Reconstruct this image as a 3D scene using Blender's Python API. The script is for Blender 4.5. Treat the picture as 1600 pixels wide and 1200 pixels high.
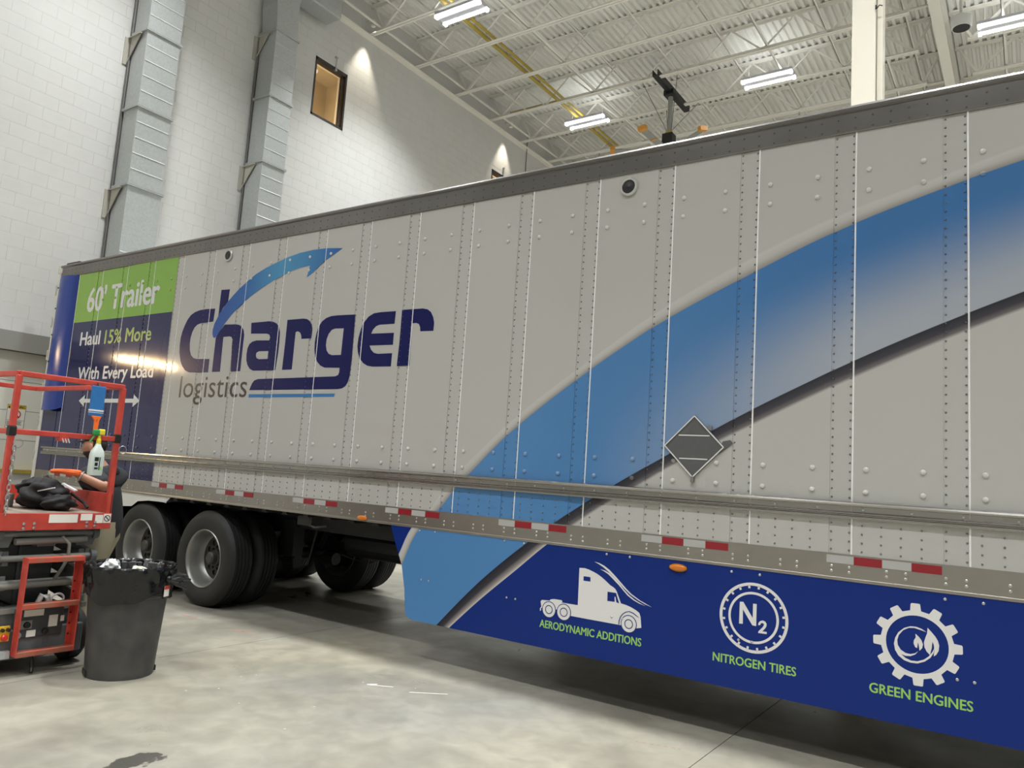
import bpy, bmesh, math, random
from mathutils import Vector, Matrix
from mathutils.geometry import tessellate_polygon
random.seed(7)
C = bpy.context.scene.collection
for o in list(bpy.data.objects):
    bpy.data.objects.remove(o)

# ------------------------------------------------------------------ camera
cam_d = bpy.data.cameras.new('camera')
cam_d.sensor_width = 36.0
cam_d.lens = 36.0 * 1192.63 / 1600.0
cam_d.clip_end = 200
cam = bpy.data.objects.new('camera', cam_d)
C.objects.link(cam)
cam.matrix_world = Matrix(((0.82611885, 0.01275095, 0.56335162, 8.28936),
                           (0.55961827, -0.13564797, -0.81757386, -5.03805),
                           (0.06599266, 0.99067504, -0.11919701, 1.58641),
                           (0, 0, 0, 1)))
scene = bpy.context.scene
scene.camera = cam

# ------------------------------------------------------------------ world, exposure
world = bpy.data.worlds.new('world')
scene.world = world
world.use_nodes = True
world.node_tree.nodes['Background'].inputs[0].default_value = (0.8, 0.85, 0.9, 1)
world.node_tree.nodes['Background'].inputs[1].default_value = 0.0
vs = scene.view_settings
vs.view_transform = 'Standard'
vs.look = 'None'
vs.gamma = 1
vs.use_curve_mapping = False
vs.exposure = 0.25
scene.cycles.max_bounces = 5
scene.cycles.adaptive_threshold = 0.03
scene.cycles.diffuse_bounces = 3
scene.cycles.glossy_bounces = 3
scene.cycles.transmission_bounces = 5
scene.cycles.caustics_reflective = False
scene.cycles.caustics_refractive = False
LAMP_W = 88.0            # each linear high-bay fixture
LAMP_COL = (0.95, 0.985, 1.0)
LAMP_X = (-1.35, 3.37, 8.05, 12.75, 17.45)
LAMP_Y = (17.02, 11.62, 6.22, 0.2, -5.6, -11.4)
ROW_GAIN = {0.2: 1.45, -5.6: 0.85, -11.4: 0.85}
LAMP_SPREAD = 112.0       # degrees
CEILING_FILL = 0.04  # share of lamp power for the added ceiling fill
WALL_SPOT_W = 165.0       # warm wall washers
DOCK_STRIP_W = 14.0

# ------------------------------------------------------------------ helpers
def s2l(c):
    return tuple((x / 12.92 if x <= 0.04045 else ((x + 0.055) / 1.055) ** 2.4) for x in c)
def rgb(r, g, b):
    return s2l((r / 255, g / 255, b / 255)) + (1,)

MATS = {}
def mat(name, col, rough=0.5, metal=0.0, spec=0.5, noise=0.0, nscale=20.0, bump=0.0, bscale=60.0, coat=0.0, emit=None, estr=0.0, trans=0.0, col2=None):
    if name in MATS:
        return MATS[name]
    m = bpy.data.materials.new(name)
    m.use_nodes = True
    nt = m.node_tree
    b = nt.nodes['Principled BSDF']
    b.inputs['Base Color'].default_value = col
    b.inputs['Roughness'].default_value = rough
    b.inputs['Metallic'].default_value = metal
    b.inputs['Specular IOR Level'].default_value = spec
    b.inputs['Coat Weight'].default_value = coat
    b.inputs['Transmission Weight'].default_value = trans
    if emit:
        b.inputs['Emission Color'].default_value = emit
        b.inputs['Emission Strength'].default_value = estr
    if noise or bump:
        tc = nt.nodes.new('ShaderNodeTexCoord')
    if noise:
        n = nt.nodes.new('ShaderNodeTexNoise')
        n.inputs['Scale'].default_value = nscale
        n.inputs['Detail'].default_value = 5
        nt.links.new(tc.outputs['Object'], n.inputs['Vector'])
        r = nt.nodes.new('ShaderNodeMapRange')
        r.inputs[1].default_value = 0.3
        r.inputs[2].default_value = 0.7
        nt.links.new(n.outputs['Fac'], r.inputs[0])
        mx = nt.nodes.new('ShaderNodeMixRGB')
        mx.inputs[1].default_value = col
        c2 = col2 or tuple(x * (1 - noise) for x in col[:3]) + (1,)
        mx.inputs[2].default_value = c2
        nt.links.new(r.outputs[0], mx.inputs[0])
        nt.links.new(mx.outputs[0], b.inputs['Base Color'])
    if bump:
        n2 = nt.nodes.new('ShaderNodeTexNoise')
        n2.inputs['Scale'].default_value = bscale
        n2.inputs['Detail'].default_value = 4
        nt.links.new(tc.outputs['Object'], n2.inputs['Vector'])
        bp = nt.nodes.new('ShaderNodeBump')
        bp.inputs['Strength'].default_value = bump
        bp.inputs['Distance'].default_value = 0.01
        nt.links.new(n2.outputs['Fac'], bp.inputs['Height'])
        nt.links.new(bp.outputs[0], b.inputs['Normal'])
    if emit:
        m.cycles.emission_sampling = 'NONE'     # the lamp objects carry the light
    MATS[name] = m
    return m

class MB:
    """collects shapes; build() links them as one mesh object"""
    def __init__(self):
        self.v, self.f = [], []
    def add(self, v, f):
        o = len(self.v)
        self.v += [tuple(p) for p in v]
        self.f += [tuple(i + o for i in q) for q in f]
        return self
    def box(self, x0, x1, y0, y1, z0, z1):
        v = [(x, y, z) for z in (z0, z1) for y in (y0, y1) for x in (x0, x1)]
        return self.add(v, [(0, 2, 3, 1), (4, 5, 7, 6), (0, 1, 5, 4), (1, 3, 7, 5), (3, 2, 6, 7), (2, 0, 4, 6)])
    def obox(self, c, size, rot=None):
        m = rot if rot is not None else Matrix.Identity(3)
        hx, hy, hz = size[0] / 2, size[1] / 2, size[2] / 2
        c = Vector(c)
        v = [c + m @ Vector((x, y, z)) for z in (-hz, hz) for y in (-hy, hy) for x in (-hx, hx)]
        return self.add(v, [(0, 2, 3, 1), (4, 5, 7, 6), (0, 1, 5, 4), (1, 3, 7, 5), (3, 2, 6, 7), (2, 0, 4, 6)])
    def bar(self, p0, p1, w, h, up=(0, 0, 1)):
        p0, p1 = Vector(p0), Vector(p1)
        d = p1 - p0
        L = d.length
        x = d.normalized()
        u = Vector(up)
        if abs(x.dot(u)) > 0.98:
            u = Vector((0, 1, 0))
        y = u.cross(x).normalized()
        z = x.cross(y)
        m = Matrix((x, y, z)).transposed()
        return self.obox((p0 + p1) / 2, (L, w, h), m)
    def tube(self, pts, r, n=10, caps=True):
        pts = [Vector(p) for p in pts]
        rs = r if isinstance(r, (list, tuple)) else [r] * len(pts)
        rings, prev = [], None
        for i, p in enumerate(pts):
            a = pts[max(i - 1, 0)]
            b = pts[min(i + 1, len(pts) - 1)]
            t = (b - a).normalized()
            if prev is None:
                ref = Vector((0, 0, 1)) if abs(t.z) < 0.9 else Vector((1, 0, 0))
                u = t.cross(ref).normalized()
            else:
                u = (prev - t * prev.dot(t)).normalized()
            prev = u
            w = t.cross(u)
            rings.append([p + (u * math.cos(2 * math.pi * k / n) + w * math.sin(2 * math.pi * k / n)) * rs[i] for k in range(n)])
        v = [q for ring in rings for q in ring]
        f = []
        for i in range(len(rings) - 1):
            for k in range(n):
                f.append((i * n + k, i * n + (k + 1) % n, (i + 1) * n + (k + 1) % n, (i + 1) * n + k))
        if caps:
            f.append(tuple(range(n))[::-1])
            f.append(tuple((len(rings) - 1) * n + k for k in range(n)))
        return self.add(v, f)
    def lathe(self, prof, origin=(0, 0, 0), axis='Z', n=24, closed=False, jitter=None, caps=True):
        """prof: list of (radius, height)"""
        v, f = [], []
        for j, (r, h) in enumerate(prof):
            for k in range(n):
                a = 2 * math.pi * k / n
                rr, hh = (r, h) if jitter is None else jitter(r, h, a, j)
                c, s = rr * math.cos(a), rr * math.sin(a)
                p = {'Z': (c, s, hh), 'Y': (s, hh, c), 'X': (hh, c, s)}[axis]
                v.append((p[0] + origin[0], p[1] + origin[1], p[2] + origin[2]))
        m = len(prof)
        for j in range(m - 1 + (1 if closed else 0)):
            j2 = (j + 1) % m
            for k in range(n):
                f.append((j * n + k, j * n + (k + 1) % n, j2 * n + (k + 1) % n, j2 * n + k))
        if caps and not closed:
            if prof[0][0] > 1e-6:
                f.append(tuple(range(n))[::-1])
            if prof[-1][0] > 1e-6:
                f.append(tuple((m - 1) * n + k for k in range(n)))
        return self.add(v, f)
    def prism(self, poly, a0, a1, plane='XZ', holes=()):
        """polygon (with holes) extruded between a0 and a1 along the third axis"""
        loops = [list(poly)] + [list(h) for h in holes]
        flat = [p for l in loops for p in l]
        tri = tessellate_polygon([[Vector((p[0], p[1], 0)) for p in l] for l in loops])
        def mk(p, a):
            return {'XZ': (p[0], a, p[1]), 'YZ': (a, p[0], p[1]), 'XY': (p[0], p[1], a)}[plane]
        n = len(flat)
        v = [mk(p, a0) for p in flat] + [mk(p, a1) for p in flat]
        f = [tuple(t) for t in tri] + [tuple(i + n for i in t) for t in tri]
        o = 0
        for l in loops:
            k = len(l)
            for i in range(k):
                f.append((o + i, o + (i + 1) % k, n + o + (i + 1) % k, n + o + i))
            o += k
        return self.add(v, f)
    def sweep(self, prof, x0, x1, axis='X', n=1):
        """closed profile (a, b) swept straight: axis X -> (y, z) profile, axis Y -> (x, z), axis Z -> (x, y)"""
        k = len(prof)
        v = []
        for t in (x0, x1):
            for a, b in prof:
                v.append({'X': (t, a, b), 'Y': (a, t, b), 'Z': (a, b, t)}[axis])
        f = [(i, (i + 1) % k, k + (i + 1) % k, k + i) for i in range(k)]
        tri = tessellate_polygon([[Vector((a, b, 0)) for a, b in prof]])
        f += [tuple(t) for t in tri] + [tuple(i + k for i in t) for t in tri]
        return self.add(v, f)
    def sphere(self, c, r, n=12, m=8, scale=(1, 1, 1)):
        c = Vector(c)
        v, f = [], []
        for j in range(m + 1):
            th = math.pi * j / m
            for k in range(n):
                a = 2 * math.pi * k / n
                v.append((c.x + r * scale[0] * math.sin(th) * math.cos(a), c.y + r * scale[1] * math.sin(th) * math.sin(a), c.z + r * scale[2] * math.cos(th)))
        for j in range(m):
            for k in range(n):
                f.append((j * n + k, (j + 1) * n + k, (j + 1) * n + (k + 1) % n, j * n + (k + 1) % n))
        return self.add(v, f)
    def mesh(self, name):
        me = bpy.data.meshes.new(name)
        me.from_pydata(self.v, [], self.f)
        bm = bmesh.new()
        bm.from_mesh(me)
        bmesh.ops.remove_doubles(bm, verts=bm.verts, dist=1e-5)
        loose = [v for v in bm.verts if not v.link_faces]
        if loose:
            bmesh.ops.delete(bm, geom=loose, context='VERTS')
        bmesh.ops.recalc_face_normals(bm, faces=bm.faces)
        bm.to_mesh(me)
        bm.free()
        return me
    def build(self, name, material, parent=None, smooth=False, bevel=0.0):
        me = self.mesh(name)
        return mobj(name, me, material, parent, smooth, bevel)

def mobj(name, me, material, parent=None, smooth=False, bevel=0.0):
    if material and not me.materials:
        me.materials.append(material)
    if smooth:
        for p in me.polygons:
            p.use_smooth = True
        me.set_sharp_from_angle(angle=math.radians(40))
    o = bpy.data.objects.new(name, me)
    C.objects.link(o)
    if parent:
        o.parent = parent
    if bevel:
        b = o.modifiers.new('bevel', 'BEVEL')
        b.width = bevel
        b.segments = 2
        b.limit_method = 'ANGLE'
    return o

def tag(o, label=None, cat=None, group=None, kind=None):
    if label: o['label'] = label
    if cat: o['category'] = cat
    if group: o['group'] = group
    if kind: o['kind'] = kind
    return o

def thing(name, label, cat, loc=(0, 0, 0), group=None):
    o = bpy.data.objects.new(name, None)
    o.empty_display_size = 0.1
    C.objects.link(o)
    o.location = loc
    return tag(o, label, cat, group)

def copy_tree(o, parent=None, loc=None):
    c = o.copy()
    C.objects.link(c)
    if parent is not None:
        c.parent = parent
    if loc is not None:
        c.location = loc
    for ch in o.children:
        copy_tree(ch, c)
    return c

def dup(o, parent, loc, rot=None):
    c = o.copy()
    C.objects.link(c)
    c.parent = parent
    c.location = loc
    if rot is not None:
        c.rotation_euler = rot
    return c

def text_mesh(s, x0, x1, z0, cap, y, offset=0.0, depth=0.0012, shear=0.0, bold=0.0):
    """flat lettering on the trailer side: baseline z0 from x0 to x1, capital height cap"""
    def raw(t):
        cu = bpy.data.curves.new('t', 'FONT')
        cu.body = t
        cu.size = 1.0
        cu.offset = offset
        cu.resolution_u = 3
        cu.shear = shear
        ob = bpy.data.objects.new('t', cu)
        C.objects.link(ob)
        bpy.context.view_layer.update()
        me = bpy.data.meshes.new_from_object(ob.evaluated_get(bpy.context.evaluated_depsgraph_get()))
        bpy.data.objects.remove(ob)
        bpy.data.curves.remove(cu)
        return me
    h = raw('H')
    hh = max(v.co.y for v in h.vertices) - min(v.co.y for v in h.vertices)
    hb = min(v.co.y for v in h.vertices)
    bpy.data.meshes.remove(h)
    me = raw(s)
    xs = [v.co.x for v in me.vertices]
    a, b = min(xs), max(xs)
    sx, sz = (x1 - x0) / (b - a), cap / hh
    for v in me.vertices:
        v.co = ((v.co.x - a) * sx + x0, y, (v.co.y - hb) * sz + z0)
    if bold:
        co = [v.co.copy() for v in me.vertices]
        fs = [tuple(p.vertices) for p in me.polygons]
        bpy.data.meshes.remove(me)
        w = bold * cap
        k = (x1 - x0 - 2 * w) / (x1 - x0)
        vv, ff = [], []
        for q, (dx, dz) in enumerate(((-w, 0), (w, 0), (0, w * 0.7), (0, -w * 0.7), (0, 0))):
            o = len(vv)
            vv += [(x0 + w + (c.x - x0) * k + dx, c.y - 0.00004 * q, c.z + dz) for c in co]
            ff += [tuple(i + o for i in f) for f in fs]
        me = bpy.data.meshes.new('t')
        me.from_pydata(vv, [], ff)
    bm = bmesh.new()
    bm.from_mesh(me)
    r = bmesh.ops.extrude_face_region(bm, geom=bm.faces[:])
    for g in r['geom']:
        if isinstance(g, bmesh.types.BMVert):
            g.co.y += depth
    bmesh.ops.recalc_face_normals(bm, faces=bm.faces)
    bm.to_mesh(me)
    bm.free()
    return me

# ------------------------------------------------------------------ materials of the building
M_wall = mat('painted_block', rgb(213, 212, 208), 0.55, noise=0.05, nscale=3, bump=0.15, bscale=90)
M_deck = mat('white_roof_deck', rgb(234, 233, 227), 0.5, noise=0.04, nscale=1.5)
M_steel = mat('white_painted_steel', rgb(236, 233, 224), 0.45)
M_column = mat('cream_painted_steel', rgb(224, 218, 202), 0.4)
M_black = mat('black_plastic', rgb(22, 22, 24), 0.45)
M_frame = mat('bronze_window_frame', rgb(48, 42, 40), 0.4)
M_tan = mat('tan_room', rgb(192, 180, 156), 0.7)
M_yellow = mat('yellow_paint', rgb(182, 160, 72), 0.45, noise=0.1, nscale=8)
M_alu = mat('brushed_aluminium', rgb(156, 151, 144), 0.34, metal=0.85, noise=0.10, nscale=4, bump=0.03, bscale=200)
M_alu2 = mat('bright_aluminium', rgb(160, 157, 152), 0.22, metal=0.95)
M_chrome = mat('zinc_plated', rgb(190, 190, 188), 0.3, metal=0.85)
M_white = mat('white_plastic', rgb(225, 225, 222), 0.4)
M_glass = mat('window_glass', rgb(250, 235, 210), 0.02, trans=1.0)

def concrete():
    m = bpy.data.materials.new('sealed_concrete')
    m.use_nodes = True
    nt = m.node_tree
    N, L = nt.nodes, nt.links
    b = N['Principled BSDF']
    tc = N.new('ShaderNodeTexCoord')
    def noise(scale, detail=6, dist=0.0):
        n = N.new('ShaderNodeTexNoise')
        n.inputs['Scale'].default_value = scale
        n.inputs['Detail'].default_value = detail
        n.inputs['Distortion'].default_value = dist
        g = N.new('ShaderNodeNewGeometry')
        L.new(g.outputs['Position'], n.inputs['Vector'])
        return n.outputs['Fac']
    def ramp(fac, a, b_, c0, c1):
        r = N.new('ShaderNodeValToRGB')
        r.color_ramp.elements[0].position = a
        r.color_ramp.elements[1].position = b_
        r.color_ramp.elements[0].color = c0
        r.color_ramp.elements[1].color = c1
        L.new(fac, r.inputs[0])
        return r.outputs[0]
    base = ramp(noise(0.45, 4, 0.2), 0.3, 0.7, rgb(140, 138, 131), rgb(164, 157, 139))
    fine = ramp(noise(6.0, 9, 0.6), 0.35, 0.7, (0.72, 0.72, 0.72, 1), (1.05, 1.05, 1.05, 1))
    mul = N.new('ShaderNodeMixRGB')
    mul.blend_type = 'MULTIPLY'
    mul.inputs[0].default_value = 0.65
    L.new(base, mul.inputs[1])
    L.new(fine, mul.inputs[2])
    dirt = ramp(noise(1.4, 9, 0.4), 0.48, 0.85, (0, 0, 0, 1), (1, 1, 1, 1))
    mx = N.new('ShaderNodeMixRGB')
    L.new(dirt, mx.inputs[0])
    L.new(mul.outputs[0], mx.inputs[1])
    mx.inputs[2].default_value = rgb(112, 108, 98)
    # one dark damp patch with its own ragged outline
    g = N.new('ShaderNodeNewGeometry')
    mp = N.new('ShaderNodeMapping')
    mp.inputs['Location'].default_value = (-4.44, 2.65, 0)
    L.new(g.outputs['Position'], mp.inputs['Vector'])
    mp2 = N.new('ShaderNodeMapping')
    mp2.inputs['Rotation'].default_value = (0, 0, 0.25)
    mp2.inputs['Scale'].default_value = (7.5, 4.6, 0)
    L.new(mp.outputs[0], mp2.inputs['Vector'])
    ln = N.new('ShaderNodeVectorMath')
    ln.operation = 'LENGTH'
    L.new(mp2.outputs[0], ln.inputs[0])
    ad = N.new('ShaderNodeMath')
    ad.operation = 'MULTIPLY_ADD'
    L.new(noise(9, 4), ad.inputs[0])
    ad.inputs[1].default_value = 1.6
    L.new(ln.outputs['Value'], ad.inputs[2])
    pud = ramp(ad.outputs[0], 1.42, 1.5, (1, 1, 1, 1), (0, 0, 0, 1))
    rr = [n for n in N if n.type == 'VALTORGB'][-1]
    rr.color_ramp.elements[0].position = 0.70
    rr.color_ramp.elements[1].position = 0.74
    hf = N.new('ShaderNodeMath')
    hf.operation = 'MULTIPLY'
    hf.inputs[1].default_value = 0.5
    L.new(ad.outputs[0], hf.inputs[0])
    L.new(hf.outputs[0], rr.inputs[0])
    mx2 = N.new('ShaderNodeMixRGB')
    L.new(pud, mx2.inputs[0])
    L.new(mx.outputs[0], mx2.inputs[1])
    mx2.inputs[2].default_value = rgb(74, 72, 66)
    L.new(mx2.outputs[0], b.inputs['Base Color'])
    ro = ramp(noise(1.1, 5, 0.5), 0.3, 0.7, (0.25, 0.25, 0.25, 1), (0.5, 0.5, 0.5, 1))
    L.new(ro, b.inputs['Roughness'])
    bp = N.new('ShaderNodeBump')
    bp.inputs['Strength'].default_value = 0.08
    bp.inputs['Distance'].default_value = 0.004
    L.new(noise(35, 6), bp.inputs['Height'])
    L.new(bp.outputs[0], b.inputs['Normal'])
    return m
M_floor = concrete()
M_joint = mat('joint_filler', rgb(95, 92, 85), 0.8)

def galvanised():
    m = bpy.data.materials.new('galvanised_sheet')
    m.use_nodes = True
    nt = m.node_tree
    N, L = nt.nodes, nt.links
    b = N['Principled BSDF']
    b.inputs['Metallic'].default_value = 0.3
    b.inputs['Roughness'].default_value = 0.42
    tc = N.new('ShaderNodeTexCoord')
    v = N.new('ShaderNodeTexVoronoi')
    v.inputs['Scale'].default_value = 45
    L.new(tc.outputs['Object'], v.inputs['Vector'])
    r = N.new('ShaderNodeValToRGB')
    r.color_ramp.elements[0].color = rgb(172, 175, 175)
    r.color_ramp.elements[1].color = rgb(186, 189, 188)
    L.new(v.outputs['Color'], r.inputs[0])
    L.new(r.outputs[0], b.inputs['Base Color'])
    return m
M_galv = galvanised()
M_duct_highlight = mat('zinc_highlight', rgb(206, 207, 205), 0.35)  # lighter than the duct sheet: light caught on the beads, painted in

# ------------------------------------------------------------------ room shell
WX, X1, Y0, Y1, ZC = -3.84, 20.0, -16.0, 22.0, 11.80

# floor: concrete slabs with recessed control joints
fl = MB().box(WX - 0.3, X1, Y0, Y1, -0.30, -0.012).build('floor', M_joint)
tag(fl, kind='structure')
xs = [WX - 0.3, -1.37, 2.635, 6.64, 10.65, 14.65, X1]
ys = [Y0, -11.7, -7.6, -3.45, 4.6, 8.7, 12.8, Y1]
for i in range(len(xs) - 1):
    for j in range(len(ys) - 1):
        g = 0.003
        MB().box(xs[i] + g, xs[i + 1] - g, ys[j] + g, ys[j + 1] - g, -0.02, 0.0).build('floor_slab', M_floor, fl)
M_mark = mat('chalk_white', rgb(214, 212, 204), 0.8)
M_redmark = mat('faded_red_paint', rgb(172, 120, 108), 0.8)
for pts in [[(4.24, -0.76), (4.28, -0.70), (4.27, -0.69), (4.22, -0.755)], [(4.24, -0.762), (4.40, -0.668), (4.40, -0.656), (4.24, -0.75)], [(4.57, -0.68), (4.79, -0.51), (4.785, -0.503), (4.565, -0.672)]]:
    MB().prism(pts, 0.0, 0.0008, 'XY').build('chalk_mark', M_mark, fl)
for k in range(7):
    x, y = 6.22 + k * 0.042, -0.43 + k * 0.012
    w = 0.012 + 0.006 * (k % 3)
    MB().prism([(x, y), (x + w, y + 0.006), (x + w + 0.004, y + 0.016), (x + 0.004, y + 0.012)], 0.0, 0.0008, 'XY').build('red_paint_mark', M_redmark, fl)
for x, y in ((1.25, -0.37), (1.36, -0.36), (2.13, -0.385), (2.24, -0.37)):
    MB().prism([(x, y), (x + 0.12, y + 0.015), (x + 0.14, y + 0.035), (x + 0.01, y + 0.02)], 0.0, 0.0008, 'XY').build('red_paint_mark', M_redmark, fl)
for k in range(9):
    x, y = random.uniform(3.4, 5.2), random.uniform(-1.9, -0.5)
    MB().prism([(x, y), (x + 0.012, y + 0.003), (x + 0.009, y + 0.01)], 0.0, 0.002, 'XY').build('white_fleck', M_white, fl)

# left wall: core with openings, blocks laid over it
WIN = [(4.66, 5.545, 8.66, 9.92), (10.91, 11.79, 8.60, 9.865)]
DOOR = (-3.0, 0.62, 1.17, 3.18)
wl = MB()
core0, core1 = WX - 0.30, WX - 0.003
def wall_rects(cuts, y0, y1, z0, z1):
    zs = sorted({z0, z1} | {c[2] for c in cuts} | {c[3] for c in cuts})
    out = []
    for a, b in zip(zs[:-1], zs[1:]):
        y = y0
        for c in sorted(c for c in cuts if c[2] <= a and c[3] >= b):
            out.append((y, c[0], a, b))
            y = c[1]
        out.append((y, y1, a, b))
    return out
for y0, y1, z0, z1 in wall_rects(WIN + [DOOR], Y0, Y1, 0, ZC):
    wl.box(core0, core1, y0, y1, z0, z1)
wall_left = wl.build('wall_left', M_wall)
tag(wall_left, kind='structure')
BW, BH, BG = 0.4, 0.2, 0.0016
blk = MB().box(-0.012, 0.0, BG / 2, BW - BG / 2, BG / 2, BH - BG / 2).mesh('block')
rest = MB()
count = 0
for r in range(0, 58):
    z = 0.18 + r * BH
    for k in range(-40, 55):
        y = k * BW + (0.2 if r % 2 else 0.0)
        if y < Y0 or y + BW > Y1 or z + BH > 11.75:
            continue
        cut = [c for c in WIN + [DOOR] if y + BW > c[0] and y < c[1] and z + BH > c[2] and z < c[3]]
        if cut:
            c = cut[0]
            for a, b in ((y, min(y + BW, c[0])), (max(y, c[1]), y + BW)):
                if b - a > 0.02:
                    rest.box(WX - 0.012, WX, a + BG / 2, b - BG / 2, z + BG / 2, z + BH - BG / 2)
            continue
        if -0.6 < y < 2.7 and 3.3 < z < 9.6 and count < 290 and not (0.95 < y < 1.3):
            o = mobj('block', blk, M_wall, wall_left)
            o.location = (WX, y, z)
            count += 1
        else:
            rest.box(WX - 0.012, WX, y + BG / 2, y + BW - BG / 2, z + BG / 2, z + BH - BG / 2)
tag(rest.build('block_courses', M_wall, wall_left), kind='stuff')

for nm, b in (('wall_right', (X1, X1 + 0.3, Y0, Y1, 0, ZC)), ('wall_back', (WX, X1, Y1, Y1 + 0.3, 0, ZC)), ('wall_front', (WX, X1, Y0 - 0.3, Y0, 0, ZC))):
    tag(MB().box(*b).build(nm, M_wall), kind='structure')

# windows high in the left wall
for n, (y0, y1, z0, z1) in enumerate(WIN):
    fw = 0.045
    fr = MB()
    for a in ((y0, y1, z0, z0 + fw), (y0, y1, z1 - fw * 1.6, z1), (y0, y0 + fw, z0, z1), (y1 - fw, y1, z0, z1)):
        fr.box(WX - 0.14, WX + 0.005, *a)
    w = fr.build('window_%d' % (n + 1), M_frame)
    tag(w, kind='structure')
    MB().box(WX - 0.075, WX - 0.067, y0 + fw, y1 - fw, z0 + fw, z1 - fw).build('pane', M_glass, w)
    MB().box(WX - 0.10, WX - 0.05, y1 - fw - 0.075, y1 - fw - 0.055, z0 + fw, z1 - fw).build('mullion', M_frame, w)
    rm = MB()
    rx = WX - 1.6
    rm.box(rx - 0.02, rx, y0 - 0.6, y1 + 0.8, z0 - 0.5, z1 + 0.5)
    rm.box(rx, WX - 0.31, y0 - 0.62, y0 - 0.6, z0 - 0.5, z1 + 0.5)
    rm.box(rx, WX - 0.31, y1 + 0.8, y1 + 0.82, z0 - 0.5, z1 + 0.5)
    rm.box(rx, WX - 0.31, y0 - 0.6, y1 + 0.8, z0 - 0.52, z0 - 0.5)
    rm.box(rx, WX - 0.31, y0 - 0.6, y1 + 0.8, z1 + 0.5, z1 + 0.52)
    rm.build('room_behind', M_tan, w)
    M_bulb = mat('warm_bulb', (1, 0.8, 0.5, 1), emit=(1.0, 0.78, 0.48, 1), estr=14.0)
    bp = (WX - 1.2, y1 - 0.05, z0 + 0.72) if n == 0 else (WX - 0.4, y0 + 0.25, z1 - 0.42)
    MB().sphere(bp, 0.05 if n == 0 else 0.1).build('bulb', M_bulb, w)
    ld = bpy.data.lights.new('room_lamp', 'POINT')
    ld.energy = 40
    ld.color = (1.0, 0.88, 0.70)
    ld.shadow_soft_size = 0.15
    lo = bpy.data.objects.new('room_lamp', ld)
    C.objects.link(lo)
    lo.parent = w
    lo.location = (WX - 0.9, (y0 + y1) / 2 - 0.3, z0 + 0.2)
    op = MB()
    ym = (y0 + y1) / 2 + 0.08
    op.tube([(WX + 0.03, ym, z1 - 0.06), (WX + 0.035, ym, z1 + 0.22)], 0.012, 8)
    op.box(WX, WX + 0.05, ym - 0.03, ym + 0.03, z1 + 0.2, z1 + 0.225)
    op.box(WX, WX + 0.05, ym - 0.025, ym + 0.025, z1 - 0.09, z1 - 0.05)
    op.build('opener_arm', M_galv, w)

# raised dock door with grey header in the left wall
M_header = mat('grey_header', rgb(150, 148, 142), 0.5)
M_door = mat('white_door', rgb(222, 219, 208), 0.4)
dr = MB().box(WX - 0.02, WX + 0.05, DOOR[0], DOOR[1], 2.90, 3.18).build('door_1', M_header, bevel=0.004)
tag(dr, kind='structure')
for k in range(4):
    za = 1.20 + k * 0.425
    MB().box(WX - 0.12, WX - 0.07, DOOR[0], DOOR[1], za + 0.003, za + 0.422).build('door_panel', M_door, dr)
MB().box(WX - 0.14, WX + 0.02, DOOR[0], DOOR[1], 1.15, 1.20).build('sill', M_yellow, dr)
MB().box(WX - 0.29, WX - 0.13, DOOR[0], DOOR[1], 1.0, 3.2).build('door_backing', M_header, dr)
# warm strip lights under the header
M_strip = mat('warm_tube', (1, 0.8, 0.5, 1), emit=(1.0, 0.72, 0.38, 1), estr=30.0)
for k, (ya, yb) in enumerate(((-2.35, -1.30),)):
    t = thing('strip_light', 'warm strip light fixed to the grey header of the dock door', 'light', (WX + 0.05, (ya + yb) / 2, 3.03))
    MB().box(0.0, 0.05, -0.55, 0.55, -0.03, 0.03).build('housing', M_white, t)
    MB().tube([(0.065, -0.5, 0), (0.065, 0.5, 0)], 0.018, 10).build('tube', M_strip, t)
    ld = bpy.data.lights.new('strip_lamp', 'AREA')
    ld.shape = 'RECTANGLE'
    ld.size, ld.size_y = 1.0, 0.05
    ld.energy = DOCK_STRIP_W
    ld.color = (1.0, 0.70, 0.38)
    lo = bpy.data.objects.new('strip_lamp', ld)
    C.objects.link(lo)
    lo.parent = t
    lo.location = (0.09, 0, 0)
    lo.rotation_euler = (math.radians(90), 0, math.radians(90))
    lo.rotation_euler = (Matrix(((0, 0, -1), (1, 0, 0), (0, -1, 0)))).to_euler()

# roof: deck sheets with ribs across the joists
ce = MB().box(WX - 0.3, X1, Y0, Y1, ZC + 0.06, ZC + 0.3).build('ceiling', M_deck)
tag(ce, kind='structure')
prof, RP = [], 0.152
NR = 6
for k in range(NR):
    x = k * RP
    prof += [(x, 0.0), (x + 0.06, 0.0), (x + 0.082, 0.052), (x + 0.13, 0.052)]
prof.append((NR * RP, 0.0))
sh = MB()
v, f = [], []
for a, b in prof:
    v += [(a, Y0, b), (a, Y1, b)]
for k in range(len(prof) - 1):
    f.append((2 * k, 2 * k + 1, 2 * k + 3, 2 * k + 2))
sheet = sh.add(v, f).mesh('deck_sheet')
x = WX
while x < X1 - 0.1:
    o = mobj('deck_sheet', sheet, M_deck, ce)
    o.location = (x, 0, ZC)
    x += NR * RP

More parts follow.
